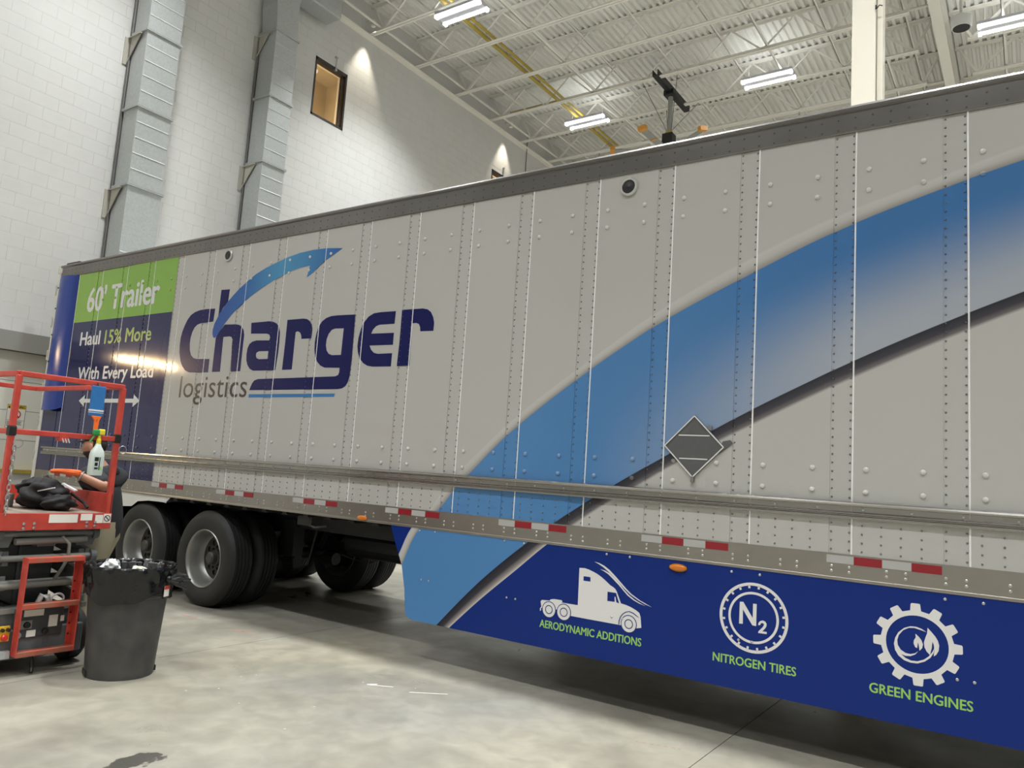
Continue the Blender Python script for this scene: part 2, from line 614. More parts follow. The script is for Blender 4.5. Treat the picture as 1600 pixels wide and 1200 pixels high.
# open web joists
ZB, ZT, DEP = 11.10, 11.70, 0.6
def chord(z, up):
    m = MB()
    t, w = 0.007, 0.05
    s = 1 if up else -1
    return z, s
def joist_meshes(L, ext):
    bc = MB()
    for s in (-1, 1):
        bc.box(ext[0], L - ext[1], min(s * 0.008, s * 0.062), max(s * 0.008, s * 0.062), 0.0, 0.008)
        bc.box(ext[0], L - ext[1], min(s * 0.008, s * 0.016), max(s * 0.008, s * 0.016), 0.008, 0.055)
    tcm = MB()
    for s in (-1, 1):
        tcm.box(0, L, min(s * 0.008, s * 0.066), max(s * 0.008, s * 0.066), DEP + 0.09, DEP + 0.099)
        tcm.box(0, L, min(s * 0.008, s * 0.017), max(s * 0.008, s * 0.017), DEP + 0.035, DEP + 0.09)
    return bc.mesh('bottom_chord'), tcm.mesh('top_chord')
bays = [(WX, 6.72, (0.02, 0.34)), (6.94, 17.5, (0.34, 0.34))]
webm = {}
def web_mesh(dx, th):
    key = (round(dx, 3), th)
    if key not in webm:
        webm[key] = MB().bar((0, 0, 0.03), (dx, 0, DEP + 0.06), th, th, (0, 1, 0)).mesh('web')
    return webm[key]
for (xa, xb, ext) in bays:
    bcm, tcm = joist_meshes(xb - xa, ext)
    for k in range(-2, 9):
        y = 6.06 + 1.515 * k
        j = mobj('roof_joist', bcm, M_steel, ce)
        j.location = (xa, y, ZB)
        o = mobj('top_chord', tcm, M_steel, j)
        px, n, top = 0.45, 0, False
        x = 0.42
        L = xb - xa
        pan = (L - 0.84) / 14
        for q in range(14):
            x0 = 0.42 + q * pan
            d = pan if q % 2 == 0 else -pan
            o = mobj('web', web_mesh(d, 0.032 if 0 < q < 13 else 0.05), M_steel, j)
            o.location = (x0 if q % 2 == 0 else x0 + pan, 0, 0)
        for xe, d in ((0.42, -0.34), (L - 0.42, 0.34)):
            o = mobj('web', web_mesh(d, 0.045), M_steel, j)
            o.location = (xe, 0, 0)
# bridging angles running across the joists
for xb_, z, w in ((-3.455, ZB + 0.06, 0.075), (-2.655, ZB + 0.06, 0.05), (-0.55, ZB + 0.06, 0.075), (1.55, ZB + 0.06, 0.05), (3.65, ZB + 0.06, 0.05), (5.75, ZB + 0.06, 0.05), (7.9, ZB + 0.06, 0.05), (10.2, ZB + 0.06, 0.05),
                  (-2.2, 11.62, 0.045), (-0.1, 11.62, 0.045), (2.6, 11.62, 0.045), (4.7, 11.62, 0.045), (6.2, 11.62, 0.045), (8.8, 11.62, 0.045)):
    MB().box(xb_ - w / 2, xb_ + w / 2, 2.5, 19.5, z, z + 0.012).box(xb_ - w / 2, xb_ - w / 2 + 0.012, 2.5, 19.5, z, z + w).build('bridging', M_steel, ce)
# wall angle under the deck and girder line
MB().box(WX, WX + 0.10, 2.5, 19.5, ZB - 0.03, ZB - 0.015).box(WX, WX + 0.015, 2.5, 19.5, ZB - 0.12, ZB - 0.015).build('wall_angle', M_steel, ce)
gb = MB().box(6.73, 6.93, 2.5, 21, 11.05, 11.075).box(6.82, 6.84, 2.5, 21, 11.075, 11.70).box(6.73, 6.93, 2.5, 21, 11.70, 11.725)
gb.build('girder', M_steel, ce)

# steel column standing behind the trailer
t = thing('steel_column', 'cream painted steel column rising behind the trailer to the roof girder', 'column', (6.83, 3.5, 0))
MB().box(-0.155, 0.09, 0, 0.28, 0.0, 11.05).build('shaft', M_column, t, bevel=0.012)
MB().box(0.095, 0.155, 0.05, 0.20, 0.0, 11.05).build('side_channel', M_column, t, bevel=0.006)
MB().box(-0.25, 0.25, -0.12, 0.40, 0.0, 0.025).build('base_plate', M_steel, t)
MB().tube([(0.10, -0.01, 6.93), (0.13, -0.03, 6.95), (0.16, -0.02, 6.94)], 0.006, 6).box(0.085, 0.105, -0.02, 0.0, 6.93, 6.97).build('hook', M_black, t)

# ------------------------------------------------------------------ duct risers on the left wall
def duct(name, label, y0, w, d, zs, zb, ztop, elbow):
    t = thing(name, label, 'duct', (WX, y0, 0))
    xb, xf = 0.10, 0.10 + d
    edges = [zb] + zs + [ztop]
    for a, b in zip(edges[:-1], edges[1:]):
        sec = MB().box(xb, xf, 0, w, a, b)
        so = sec.build('duct_section', M_galv, t)
        n = 5
        for k in range(1, n):
            z = a + (b - a) * k / n
            MB().prism([(xf - 0.002, z - 0.008), (xf + 0.009, z - 0.004), (xf - 0.002, z + 0.014)], 0.01, w - 0.01).build('cross_bead', M_duct_highlight, so)
    for z in zs:
        MB().box(xb - 0.02, xf + 0.03, -0.03, w + 0.03, z - 0.02, z - 0.002).box(xb - 0.02, xf + 0.03, -0.03, w + 0.03, z + 0.002, z + 0.02).build('flange', M_galv, t)
    for z in zs[::2] if not elbow else zs[::-2]:
        br = MB()
        br.prism([(0.003, z - 0.05), (0.36, z - 0.05), (0.003, z - 0.50)], -0.022, -0.016, 'XZ')
        br.box(0.003, 0.02, -0.09, -0.01, z - 0.50, z - 0.04)
        br.box(0.003, 0.38, -0.05, -0.012, z - 0.05, z - 0.035)
        br.bar((0.02, -0.03, z - 0.48), (0.35, -0.03, z - 0.06), 0.012, 0.02)
        br.build('wall_bracket', mat('bracket_grey', rgb(178, 174, 162), 0.5), t)
    MB().tube([(0.06, -0.01, zb), (0.06, -0.01, ztop)], 0.022, 8).build('conduit', mat('conduit_and_gap_shade', rgb(100, 98, 98), 0.5), t)  # dark tube drawn for the shaded gap between duct and wall
    return t
d1 = duct('air_duct', 'galvanised air duct riser nearest the trailer rear corner', 0.92, 0.56, 0.41, [5.71, 7.00, 8.29, 9.58], 0.3, 11.0, False)
d2 = duct('air_duct', 'galvanised air duct riser with an elbow beside the high window', 3.27, 0.50, 0.44, [5.71, 7.00, 8.28, 9.58], 0.3, 9.58, True)
# elbow and offset at the top of the second riser
pts = [(9.60, 0.0), (9.85, -0.02), (10.1, -0.05), (10.35, -0.03), (10.6, 0.05)]
e = MB()
v, f = [], []
for z, off in pts:
    v += [(0.10, off, z), (0.54, off, z), (0.54, off + 0.50, z), (0.10, off + 0.50, z)]
for k in range(len(pts) - 1):
    for q in range(4):
        f.append((4 * k + q, 4 * k + (q + 1) % 4, 4 * k + 4 + (q + 1) % 4, 4 * k + 4 + q))
e.add(v, f)
e.build('elbow', M_galv, d2)
MB().box(0.10, 0.54, 0.05, 1.5, 10.6, 11.0).build('branch_duct', M_galv, d2, bevel=0.03)

# ------------------------------------------------------------------ ceiling lights
M_tube = mat('white_tube', (1, 1, 1, 1), emit=(0.93, 0.96, 1.0, 1), estr=5.0)
M_house = mat('light_housing', rgb(205, 206, 212), 0.35)
LX, LY = 1.14, 0.40
def light_proto():
    t = thing('ceiling_light', 'x', 'light')
    h = MB().box(-LX / 2, LX / 2, -LY / 2, LY / 2, 0.03, 0.09).box(-LX / 2, LX / 2, -0.07, 0.07, 0.0, 0.03)
    h.build('housing', M_house, t, bevel=0.006)
    for s in (-1, 1):
        MB().tube([(-LX / 2 + 0.06, s * 0.14, 0.0), (LX / 2 - 0.06, s * 0.14, 0.0)], 0.028, 10).build('light_tube', M_tube, t)
        for e in (-1, 1):
            MB().box(e * (LX / 2 - 0.03) - 0.03, e * (LX / 2 - 0.03) + 0.03, s * 0.14 - 0.045, s * 0.14 + 0.045, -0.03, 0.035).build('end_cap', M_tube, t)
    MB().tube([(-0.45, 0, 0.09), (-0.45, 0, 0.6)], 0.006, 6).tube([(0.45, 0, 0.09), (0.45, 0, 0.6)], 0.006, 6).build('hanger_rod', M_steel, t)
    return t
lp = light_proto()
labels = {(-1.35, 11.62): 'linear ceiling light beside the yellow gas pipe, smallest and nearest the far wall corner',
          (-1.35, 6.22): 'linear ceiling light at the top of the picture in front of the yellow pipe',
          (3.37, 11.62): 'linear ceiling light between the ceiling fan and the cream column',
          (8.05, 11.62): 'linear ceiling light right of the roof girder at the picture edge'}
first = True
for X in LAMP_X:
    for Y in LAMP_Y:
        t = lp if first else copy_tree(lp)
        first = False
        t.location = (X, Y, 10.97)
        t['label'] = labels.get((X, Y), 'linear ceiling light over the part of the hall out of the picture')
        t['group'] = 'linear ceiling lights'
        ld = bpy.data.lights.new('lamp', 'AREA')
        ld.shape = 'RECTANGLE'
        ld.size, ld.size_y = 1.05, 0.36
        ld.energy = LAMP_W * ROW_GAIN.get(Y, 1.0) * (0.5 if (X < 0 and Y == 0.2) else 1.0)
        ld.spread = math.radians(LAMP_SPREAD)
        ld.color = LAMP_COL
        lo = bpy.data.objects.new('lamp', ld)
        C.objects.link(lo)
        lo.parent = t
        lo.location = (0, 0, -0.04)
        if Y < 5:
            continue
        ud = bpy.data.lights.new('ceiling_fill', 'AREA')      # added upward fill to brighten the ceiling, no such opening in the housing
        ud.shape = 'RECTANGLE'
        ud.size, ud.size_y = 1.0, 0.3
        ud.energy = LAMP_W * CEILING_FILL
        ud.color = LAMP_COL
        uo = bpy.data.objects.new('ceiling_fill', ud)
        C.objects.link(uo)
        uo.parent = t
        uo.location = (0, 0, 0.12)
        uo.rotation_euler = (math.pi, 0, 0)

# warm wall washers close to the left wall, up between the joists
for k, y in enumerate((0.55, 5.95, 11.36, 16.8)):
    t = thing('wall_washer', ['small spot lamp in the joists above the first duct riser', 'small spot lamp in the joists above the high window', 'small spot lamp in the joists above the half hidden far window', 'small spot lamp in the joists at the far end of the wall'][k], 'light', (WX + 0.22, y, 11.20), 'wall washers along the left wall')
    MB().lathe([(0.05, 0.0), (0.055, 0.12), (0.03, 0.16)], n=14).build('can', M_steel, t, smooth=True)
    MB().box(-0.22, 0.03, -0.012, 0.012, 0.15, 0.17).build('arm', M_steel, t)
    ld = bpy.data.lights.new('washer', 'SPOT')
    ld.energy = WALL_SPOT_W * (0.5 if k == 0 else 1.0)
    ld.color = (1.0, 0.90, 0.74)
    ld.spot_size = math.radians(58)
    ld.spot_blend = 0.6
    ld.shadow_soft_size = 0.04
    lo = bpy.data.objects.new('washer', ld)
    C.objects.link(lo)
    lo.parent = t
    lo.location = (0, 0, -0.03)
    lo.rotation_euler = (0, math.radians(-2), 0)

# ------------------------------------------------------------------ overhead services
gp = MB().tube([(-1.74, 2.6, 11.28), (-1.74, 19, 11.28)], 0.045, 10).build('gas_pipe', M_yellow, smooth=True)
tag(gp, 'yellow gas pipe hung under the roof, the one nearer the wall', 'pipe', 'yellow gas pipes')
gp = MB().tube([(-1.60, 2.6, 11.30), (-1.60, 19, 11.30)], 0.034, 10).build('gas_pipe', M_yellow, smooth=True)
tag(gp, 'yellow gas pipe hung under the roof, the thinner one farther from the wall', 'pipe', 'yellow gas pipes')
gp = MB().tube([(-3.3, 10.85, 11.32), (-1.80, 10.85, 11.32)], 0.024, 8).build('gas_pipe', M_yellow, smooth=True)
tag(gp, 'yellow branch pipe running from the pipe pair towards the wall', 'pipe', 'yellow gas pipes')
for y, z, lb in ((10.98, 11.40, 'white sprinkler pipe running along the joists behind the ceiling fan'), (14.3, 11.42, 'white sprinkler pipe running along the joists farthest back')):
    sp = thing('sprinkler_pipe', lb, 'pipe', (0, y, z), 'sprinkler pipes')
    MB().tube([(-3.7, 0, 0), (6.7, 0, 0)], 0.03, 10).build('main_run', M_steel, sp, smooth=True)
    for k in range(4):
        x = -2.4 + 2.9 * k
        MB().tube([(x, 0, -0.02), (x, 0, -0.09)], 0.014, 8).lathe([(0.03, -0.10), (0.03, -0.09)], (x, 0, 0), n=10).build('sprinkler_head', M_chrome, sp)
wp = MB().tube([(WX + 0.02, 12.5, 11.6), (WX + 0.02, 12.5, 8.2)], 0.012, 6).build('wall_conduit', mat('conduit_and_gap_shade', rgb(100, 98, 98), 0.5))
tag(wp, 'thin dark conduit running down the far end of the left wall', 'conduit')

sd = thing('round_speaker', 'round white ceiling speaker with a black face beside the girder', 'speaker', (7.22, 11.28, 10.98))
MB().lathe([(0.17, -0.06), (0.19, 0.0), (0.19, 0.14), (0.12, 0.20)], n=24).build('body', M_white, sd, smooth=True)
MB().lathe([(0.15, -0.068), (0.15, -0.055)], n=24).build('face', M_black, sd)
MB().tube([(0, 0, 0.2), (0, 0, 0.75)], 0.03, 8).build('drop_pipe', M_steel, sd)

# ceiling fan
M_fan = mat('grey_fan_blade', rgb(150, 150, 146), 0.45)
M_orange = mat('orange_tip', rgb(212, 148, 62), 0.5)
fan = thing('ceiling_fan', 'large grey ceiling fan with orange blade tips hung from a black bracket', 'fan', (1.08, 11.42, 9.62))
MB().box(-0.07, 0.07, -0.95, 1.05, 1.47, 1.49).box(-0.07, -0.055, -0.95, 1.05, 1.49, 1.62).box(0.055, 0.07, -0.95, 1.05, 1.49, 1.62).build('mount_beam', M_black, fan)
MB().box(-0.13, 0.13, -0.16, 0.2, 1.38, 1.52).build('mount_plate', M_black, fan, bevel=0.02)
MB().tube([(0, 0, 1.45), (0, 0, 0.45)], 0.06, 14).build('down_tube', M_fan, fan, smooth=True)
MB().box(-0.13, 0.13, -0.13, 0.13, 0.06, 0.42).build('motor_box', M_black, fan, bevel=0.01)
MB().lathe([(0.09, 0.42), (0.10, 0.46), (0.06, 0.52)], n=16).build('collar', M_yellow, fan)
MB().lathe([(0.0, -0.08), (0.20, -0.08), (0.22, 0.0), (0.20, 0.06), (0.0, 0.06)], n=24).build('hub', M_fan, fan)
for k in range(6):
    a = math.radians(-93 + 60 * k)
    R = Matrix.Rotation(a, 3, 'Z')
    bl = MB()
    for q in range(2):
        pass
    bl.obox(R @ Vector((0.72, 0, -0.01)), (1.15, 0.16, 0.02), R @ Matrix.Rotation(0.18, 3, 'X'))
    b = bl.build('blade', M_fan, fan)
    MB().obox(R @ Vector((0.78, 0, -0.02)), (0.05, 0.165, 0.025), R @ Matrix.Rotation(0.18, 3, 'X')).build('blade_band', M_orange, b)
    MB().obox(R @ Vector((1.34, 0, 0.02)), (0.12, 0.19, 0.10), R @ Matrix.Rotation(0.18, 3, 'X')).build('winglet', M_orange, b)
for s, t_ in ((-1, -0.7), (1, 0.8), (-1, 0.8), (1, -0.7)):
    MB().tube([(s * 0.05, 0.0, 0.5), (s * 0.45, t_, 1.55)], 0.006, 5).build('guy_wire', M_black, fan)

# traced print outlines on the trailer side, metres (x along the trailer, z up)
ART = {
    'C': [[0.711, 3.229], [0.553, 3.234], [0.425, 3.231], [0.331, 3.214], [0.255, 3.183], [0.199, 3.131], [0.161, 3.073], [0.125, 3.002], [0.106, 2.927], [0.103, 2.828], [0.116, 2.748], [0.156, 2.648], [0.202, 2.588], [0.268, 2.537], [0.355, 2.51], [0.712, 2.504], [0.709, 2.656], [0.471, 2.662], [0.404, 2.675], [0.348, 2.712], [0.314, 2.77], [0.298, 2.849], [0.301, 2.918], [0.321, 2.982], [0.357, 3.033], [0.403, 3.063], [0.471, 3.075], [0.701, 3.081]],
    'h_stem': [[0.787, 3.437], [0.941, 3.432], [0.933, 3.289], [0.85, 3.225], [0.783, 3.124]],
    'h': [[0.783, 2.889], [0.783, 2.507], [0.929, 2.507], [0.919, 2.894], [1.024, 2.896], [1.067, 2.887], [1.09, 2.858], [1.091, 2.787], [1.12, 2.505], [1.283, 2.505], [1.284, 2.898], [1.267, 2.951], [1.231, 2.99], [1.18, 3.015], [1.111, 3.026], [0.921, 3.034], [0.851, 2.967]],
    'arrow': [[0.715, 2.936], [0.71, 2.98], [0.728, 3.05], [0.789, 3.143], [0.852, 3.215], [0.93, 3.289], [1.022, 3.36], [1.115, 3.423], [1.249, 3.498], [1.381, 3.564], [1.541, 3.617], [1.7, 3.655], [1.882, 3.696], [2.062, 3.721], [2.265, 3.73], [2.464, 3.724], [2.691, 3.699], [2.572, 3.644], [2.457, 3.598], [2.377, 3.555], [2.299, 3.493], [2.205, 3.447], [2.238, 3.569], [2.086, 3.56], [1.933, 3.536], [1.819, 3.503], [1.676, 3.462], [1.494, 3.394], [1.335, 3.326], [1.203, 3.256], [1.11, 3.197], [1.017, 3.135], [0.914, 3.043], [0.851, 2.967], [0.801, 2.909], [0.758, 2.89], [0.734, 2.901]],
    'a': [[1.386, 3.025], [1.678, 3.026], [1.747, 3.016], [1.804, 2.995], [1.848, 2.955], [1.873, 2.896], [1.879, 2.789], [1.877, 2.666], [1.861, 2.501], [1.501, 2.505], [1.442, 2.526], [1.395, 2.569], [1.369, 2.621], [1.361, 2.685], [1.367, 2.748], [1.391, 2.793], [1.435, 2.818], [1.503, 2.829], [1.716, 2.82], [1.725, 2.85], [1.707, 2.881], [1.664, 2.894], [1.4, 2.907]],
    'a_hole': [[1.721, 2.707], [1.564, 2.71], [1.525, 2.697], [1.519, 2.668], [1.535, 2.639], [1.578, 2.625], [1.723, 2.624]],
    'r1': [[1.972, 3.022], [2.216, 3.021], [2.273, 3.012], [2.316, 2.989], [2.346, 2.953], [2.363, 2.904], [2.359, 2.811], [2.217, 2.812], [2.209, 2.847], [2.187, 2.879], [2.146, 2.894], [2.117, 2.886], [2.116, 2.503], [1.966, 2.503], [1.972, 2.768]],
    'g': [[2.953, 3.015], [2.715, 3.022], [2.621, 3.02], [2.551, 3.005], [2.495, 2.973], [2.454, 2.921], [2.43, 2.85], [2.42, 2.766], [2.426, 2.689], [2.447, 2.621], [2.484, 2.57], [2.533, 2.532], [2.595, 2.51], [2.807, 2.503], [2.808, 2.462], [2.796, 2.433], [2.756, 2.421], [1.599, 2.414], [1.541, 2.401], [1.507, 2.369], [1.472, 2.298], [2.812, 2.297], [2.868, 2.304], [2.91, 2.326], [2.937, 2.363], [2.949, 2.411], [2.959, 2.564]],
    'g_hole': [[2.814, 2.888], [2.692, 2.892], [2.647, 2.881], [2.609, 2.844], [2.588, 2.792], [2.584, 2.733], [2.603, 2.678], [2.636, 2.645], [2.685, 2.63], [2.809, 2.629]],
    'e': [[3.478, 3.012], [3.287, 3.015], [3.202, 3.01], [3.135, 2.983], [3.084, 2.933], [3.048, 2.867], [3.026, 2.787], [3.021, 2.707], [3.036, 2.642], [3.067, 2.585], [3.117, 2.54], [3.175, 2.513], [3.241, 2.503], [3.474, 2.499], [3.475, 2.621], [3.291, 2.622], [3.243, 2.634], [3.205, 2.663], [3.18, 2.704], [3.476, 2.699], [3.476, 2.81], [3.188, 2.816], [3.207, 2.854], [3.243, 2.884], [3.284, 2.896], [3.474, 2.894]],
    'r2': [[3.554, 3.018], [3.802, 3.014], [3.858, 3.003], [3.9, 2.976], [3.931, 2.928], [3.948, 2.876], [3.946, 2.804], [3.794, 2.807], [3.788, 2.845], [3.771, 2.874], [3.736, 2.887], [3.692, 2.885], [3.698, 2.501], [3.546, 2.5], [3.555, 2.731]],
    'uline': [[1.473, 2.255], [2.776, 2.255], [2.768, 2.223], [1.474, 2.22]],
    'truck': [[5.528, 0.951], [5.571, 0.954], [5.606, 0.948], [5.64, 0.938], [5.675, 0.926], [5.71, 0.909], [5.736, 0.893], [5.762, 0.876], [5.783, 0.861], [5.806, 0.851], [5.825, 0.84], [5.839, 0.821], [5.852, 0.794], [5.874, 0.747], [5.916, 0.741], [5.956, 0.731], [5.992, 0.717], [6.017, 0.703], [6.028, 0.678], [6.037, 0.606], [6.002, 0.597], [5.939, 0.601], [5.891, 0.599], [5.863, 0.599], [5.678, 0.599], [5.472, 0.6], [5.418, 0.614], [5.354, 0.627], [5.236, 0.632], [5.233, 0.622], [5.221, 0.62], [5.22, 0.599], [5.211, 0.597], [5.211, 0.616], [5.222, 0.63], [5.213, 0.666], [5.224, 0.678], [5.292, 0.682], [5.298, 0.692], [5.327, 0.699], [5.392, 0.7], [5.402, 0.69], [5.391, 0.683], [5.531, 0.684]],
    'truck_w1': [[5.566, 0.896], [5.623, 0.896], [5.625, 0.864], [5.566, 0.864]],
    'truck_w2': [[5.765, 0.813], [5.833, 0.813], [5.861, 0.744], [5.839, 0.749], [5.828, 0.787], [5.823, 0.784], [5.826, 0.75], [5.767, 0.748]],
    'swoosh1': [[5.649, 1.009], [5.687, 1.004], [5.73, 0.989], [5.773, 0.965], [5.816, 0.932], [5.868, 0.888], [5.91, 0.852], [5.951, 0.822], [6.016, 0.789], [6.064, 0.771], [6.107, 0.755], [6.056, 0.768], [6.009, 0.785], [5.944, 0.816], [5.898, 0.849], [5.856, 0.884], [5.809, 0.92], [5.766, 0.951], [5.722, 0.979], [5.683, 0.997]],
    'swoosh2': [[5.698, 0.962], [5.736, 0.957], [5.774, 0.942], [5.813, 0.915], [5.86, 0.877], [5.894, 0.843], [5.932, 0.813], [5.977, 0.787], [6.021, 0.769], [6.061, 0.756], [6.014, 0.766], [5.969, 0.782], [5.924, 0.807], [5.885, 0.84], [5.851, 0.87], [5.805, 0.905], [5.767, 0.933], [5.732, 0.95]],
    'fender': [[5.863, 0.601], [5.864, 0.628], [5.872, 0.654], [5.889, 0.678], [5.914, 0.696], [5.942, 0.704], [5.974, 0.697], [6.002, 0.681], [6.021, 0.669], [6.0, 0.676], [5.971, 0.691], [5.94, 0.698], [5.917, 0.691], [5.895, 0.675], [5.879, 0.652], [5.871, 0.627], [5.87, 0.601]],
    'tw': [[5.29, 0.617, 0.054], [5.418, 0.617, 0.055], [5.942, 0.616, 0.055]],
    'n2': [6.801, 0.792, 0.218],
    'n2in': [6.799, 0.793, 0.16],
    'N': [[6.713, 0.88], [6.735, 0.882], [6.798, 0.79], [6.798, 0.88], [6.821, 0.88], [6.821, 0.744], [6.797, 0.745], [6.734, 0.835], [6.736, 0.745], [6.712, 0.743]],
    'two': [[6.833, 0.753], [6.836, 0.768], [6.847, 0.78], [6.861, 0.785], [6.876, 0.781], [6.886, 0.768], [6.885, 0.753], [6.877, 0.738], [6.86, 0.718], [6.888, 0.719], [6.888, 0.706], [6.835, 0.704], [6.836, 0.714], [6.862, 0.744], [6.87, 0.759], [6.867, 0.767], [6.858, 0.769], [6.849, 0.764], [6.846, 0.754]],
    'gear': [7.727, 0.789, 0.227],
    'gear_in': [7.727, 0.789, 0.161],
    'leaf1': [[7.781, 0.89], [7.801, 0.869], [7.819, 0.848], [7.832, 0.827], [7.839, 0.802], [7.836, 0.772], [7.824, 0.749], [7.812, 0.739], [7.815, 0.776], [7.812, 0.801], [7.805, 0.818], [7.802, 0.782], [7.793, 0.743], [7.777, 0.758], [7.766, 0.78], [7.763, 0.806], [7.771, 0.836], [7.779, 0.859]],
    'leaf2': [[7.72, 0.847], [7.739, 0.831], [7.751, 0.815], [7.758, 0.794], [7.754, 0.772], [7.741, 0.757], [7.738, 0.78], [7.733, 0.803], [7.729, 0.769], [7.719, 0.773], [7.711, 0.791], [7.712, 0.809], [7.722, 0.828]],
    'swirl': [[7.775, 0.865], [7.751, 0.879], [7.723, 0.886], [7.694, 0.884], [7.661, 0.869], [7.632, 0.84], [7.616, 0.807], [7.61, 0.775], [7.616, 0.74], [7.633, 0.712], [7.662, 0.691], [7.695, 0.683], [7.731, 0.685], [7.767, 0.702], [7.795, 0.727], [7.811, 0.756], [7.815, 0.784], [7.805, 0.761], [7.787, 0.734], [7.763, 0.712], [7.731, 0.697], [7.699, 0.695], [7.67, 0.704], [7.647, 0.722], [7.67, 0.716], [7.695, 0.719], [7.719, 0.732], [7.735, 0.753], [7.719, 0.739], [7.695, 0.73], [7.67, 0.732], [7.645, 0.746], [7.63, 0.77], [7.627, 0.796], [7.635, 0.826], [7.657, 0.856], [7.686, 0.874], [7.714, 0.878], [7.743, 0.872]],
    'text': {"t60": [[-2.168, 3.384], [-0.455, 3.384], [-1.564, 3.688], [-1.426, 3.372]], "haul": [[-2.223, 2.93], [-1.715, 2.925], [-2.236, 3.104], [-2.223, 2.93]], "more": [[-1.602, 2.929], [-0.524, 2.922], [-1.134, 3.097], [-1.093, 2.923]], "load": [[-2.164, 2.471], [-0.379, 2.465], [-0.942, 2.627], [-0.906, 2.469]], "logi": [[0.203, 2.225], [1.431, 2.228], [0.196, 2.477], [0.209, 2.225]], "aero": [[5.214, 0.481], [6.042, 0.486], [5.229, 0.532], [5.217, 0.479]], "nit": [[6.546, 0.486], [7.071, 0.484], [6.545, 0.532], [6.546, 0.486]], "green": [[7.481, 0.478], [8.001, 0.485], [7.491, 0.529], [7.491, 0.477]]},
    'arr': [[-2.039, 2.189], [-0.602, 2.188], [-1.911, 2.264], [-1.87, 2.105]],
}

# ------------------------------------------------------------------ the trailer
TR = thing('semi_trailer', 'long grey box trailer with blue swoosh graphics, lettering and a navy side skirt', 'trailer', (0, 0, 0))
S = 0.61467
XR, XF = -2.98, 15.2
ZT0, ZT1, ZBR0, ZBR1 = 3.922, 4.09, 1.092, 1.252

UE = [(3.5, 0.25), (3.65, 0.62), (3.764, 0.875), (3.883, 1.10), (4.063, 1.265), (4.184, 1.43), (4.303, 1.56), (4.64, 1.866), (4.893, 2.073), (5.381, 2.413), (5.671, 2.60), (6.016, 2.82), (6.63, 3.131), (7.253, 3.385), (7.869, 3.56), (8.267, 3.67), (9.5, 3.93), (11.5, 4.18)]
BE = [(3.5, 0.05), (3.65, 0.42), (3.795, 0.759), (3.953, 1.075), (4.181, 1.29), (4.30, 1.43), (4.45, 1.575), (4.775, 1.88), (4.906, 1.985), (5.397, 2.333), (5.819, 2.60), (6.07, 2.743), (6.838, 3.10), (7.251, 3.272), (7.869, 3.468), (8.266, 3.571), (9.5, 3.83), (11.5, 4.08)]
DE = [(3.5, 0.0), (3.9, 0.0), (4.23, 0.337), (4.577, 0.684), (4.782, 0.865), (5.066, 1.09), (5.311, 1.27), (5.584, 1.45), (5.776, 1.57), (6.17, 1.80), (6.521, 1.997), (6.742, 2.118), (7.085, 2.292), (7.364, 2.427), (7.864, 2.645), (8.257, 2.80), (9.5, 3.25), (11.5, 3.75)]
DF = [(3.5, 0.0), (4.0, 0.0), (4.365, 0.339), (4.648, 0.597), (4.976, 0.871), (5.244, 1.095), (5.539, 1.305), (5.767, 1.455), (5.963, 1.571), (6.244, 1.743), (6.745, 2.01), (7.307, 2.289), (7.805, 2.511), (8.255, 2.696), (9.5, 3.15), (11.5, 3.66)]

COL_BASE = rgb(180, 178, 174)
COL_NAVY = rgb(14, 42, 118)
COL_BLUE = rgb(78, 128, 180)
COL_BLUE2 = rgb(62, 111, 166)

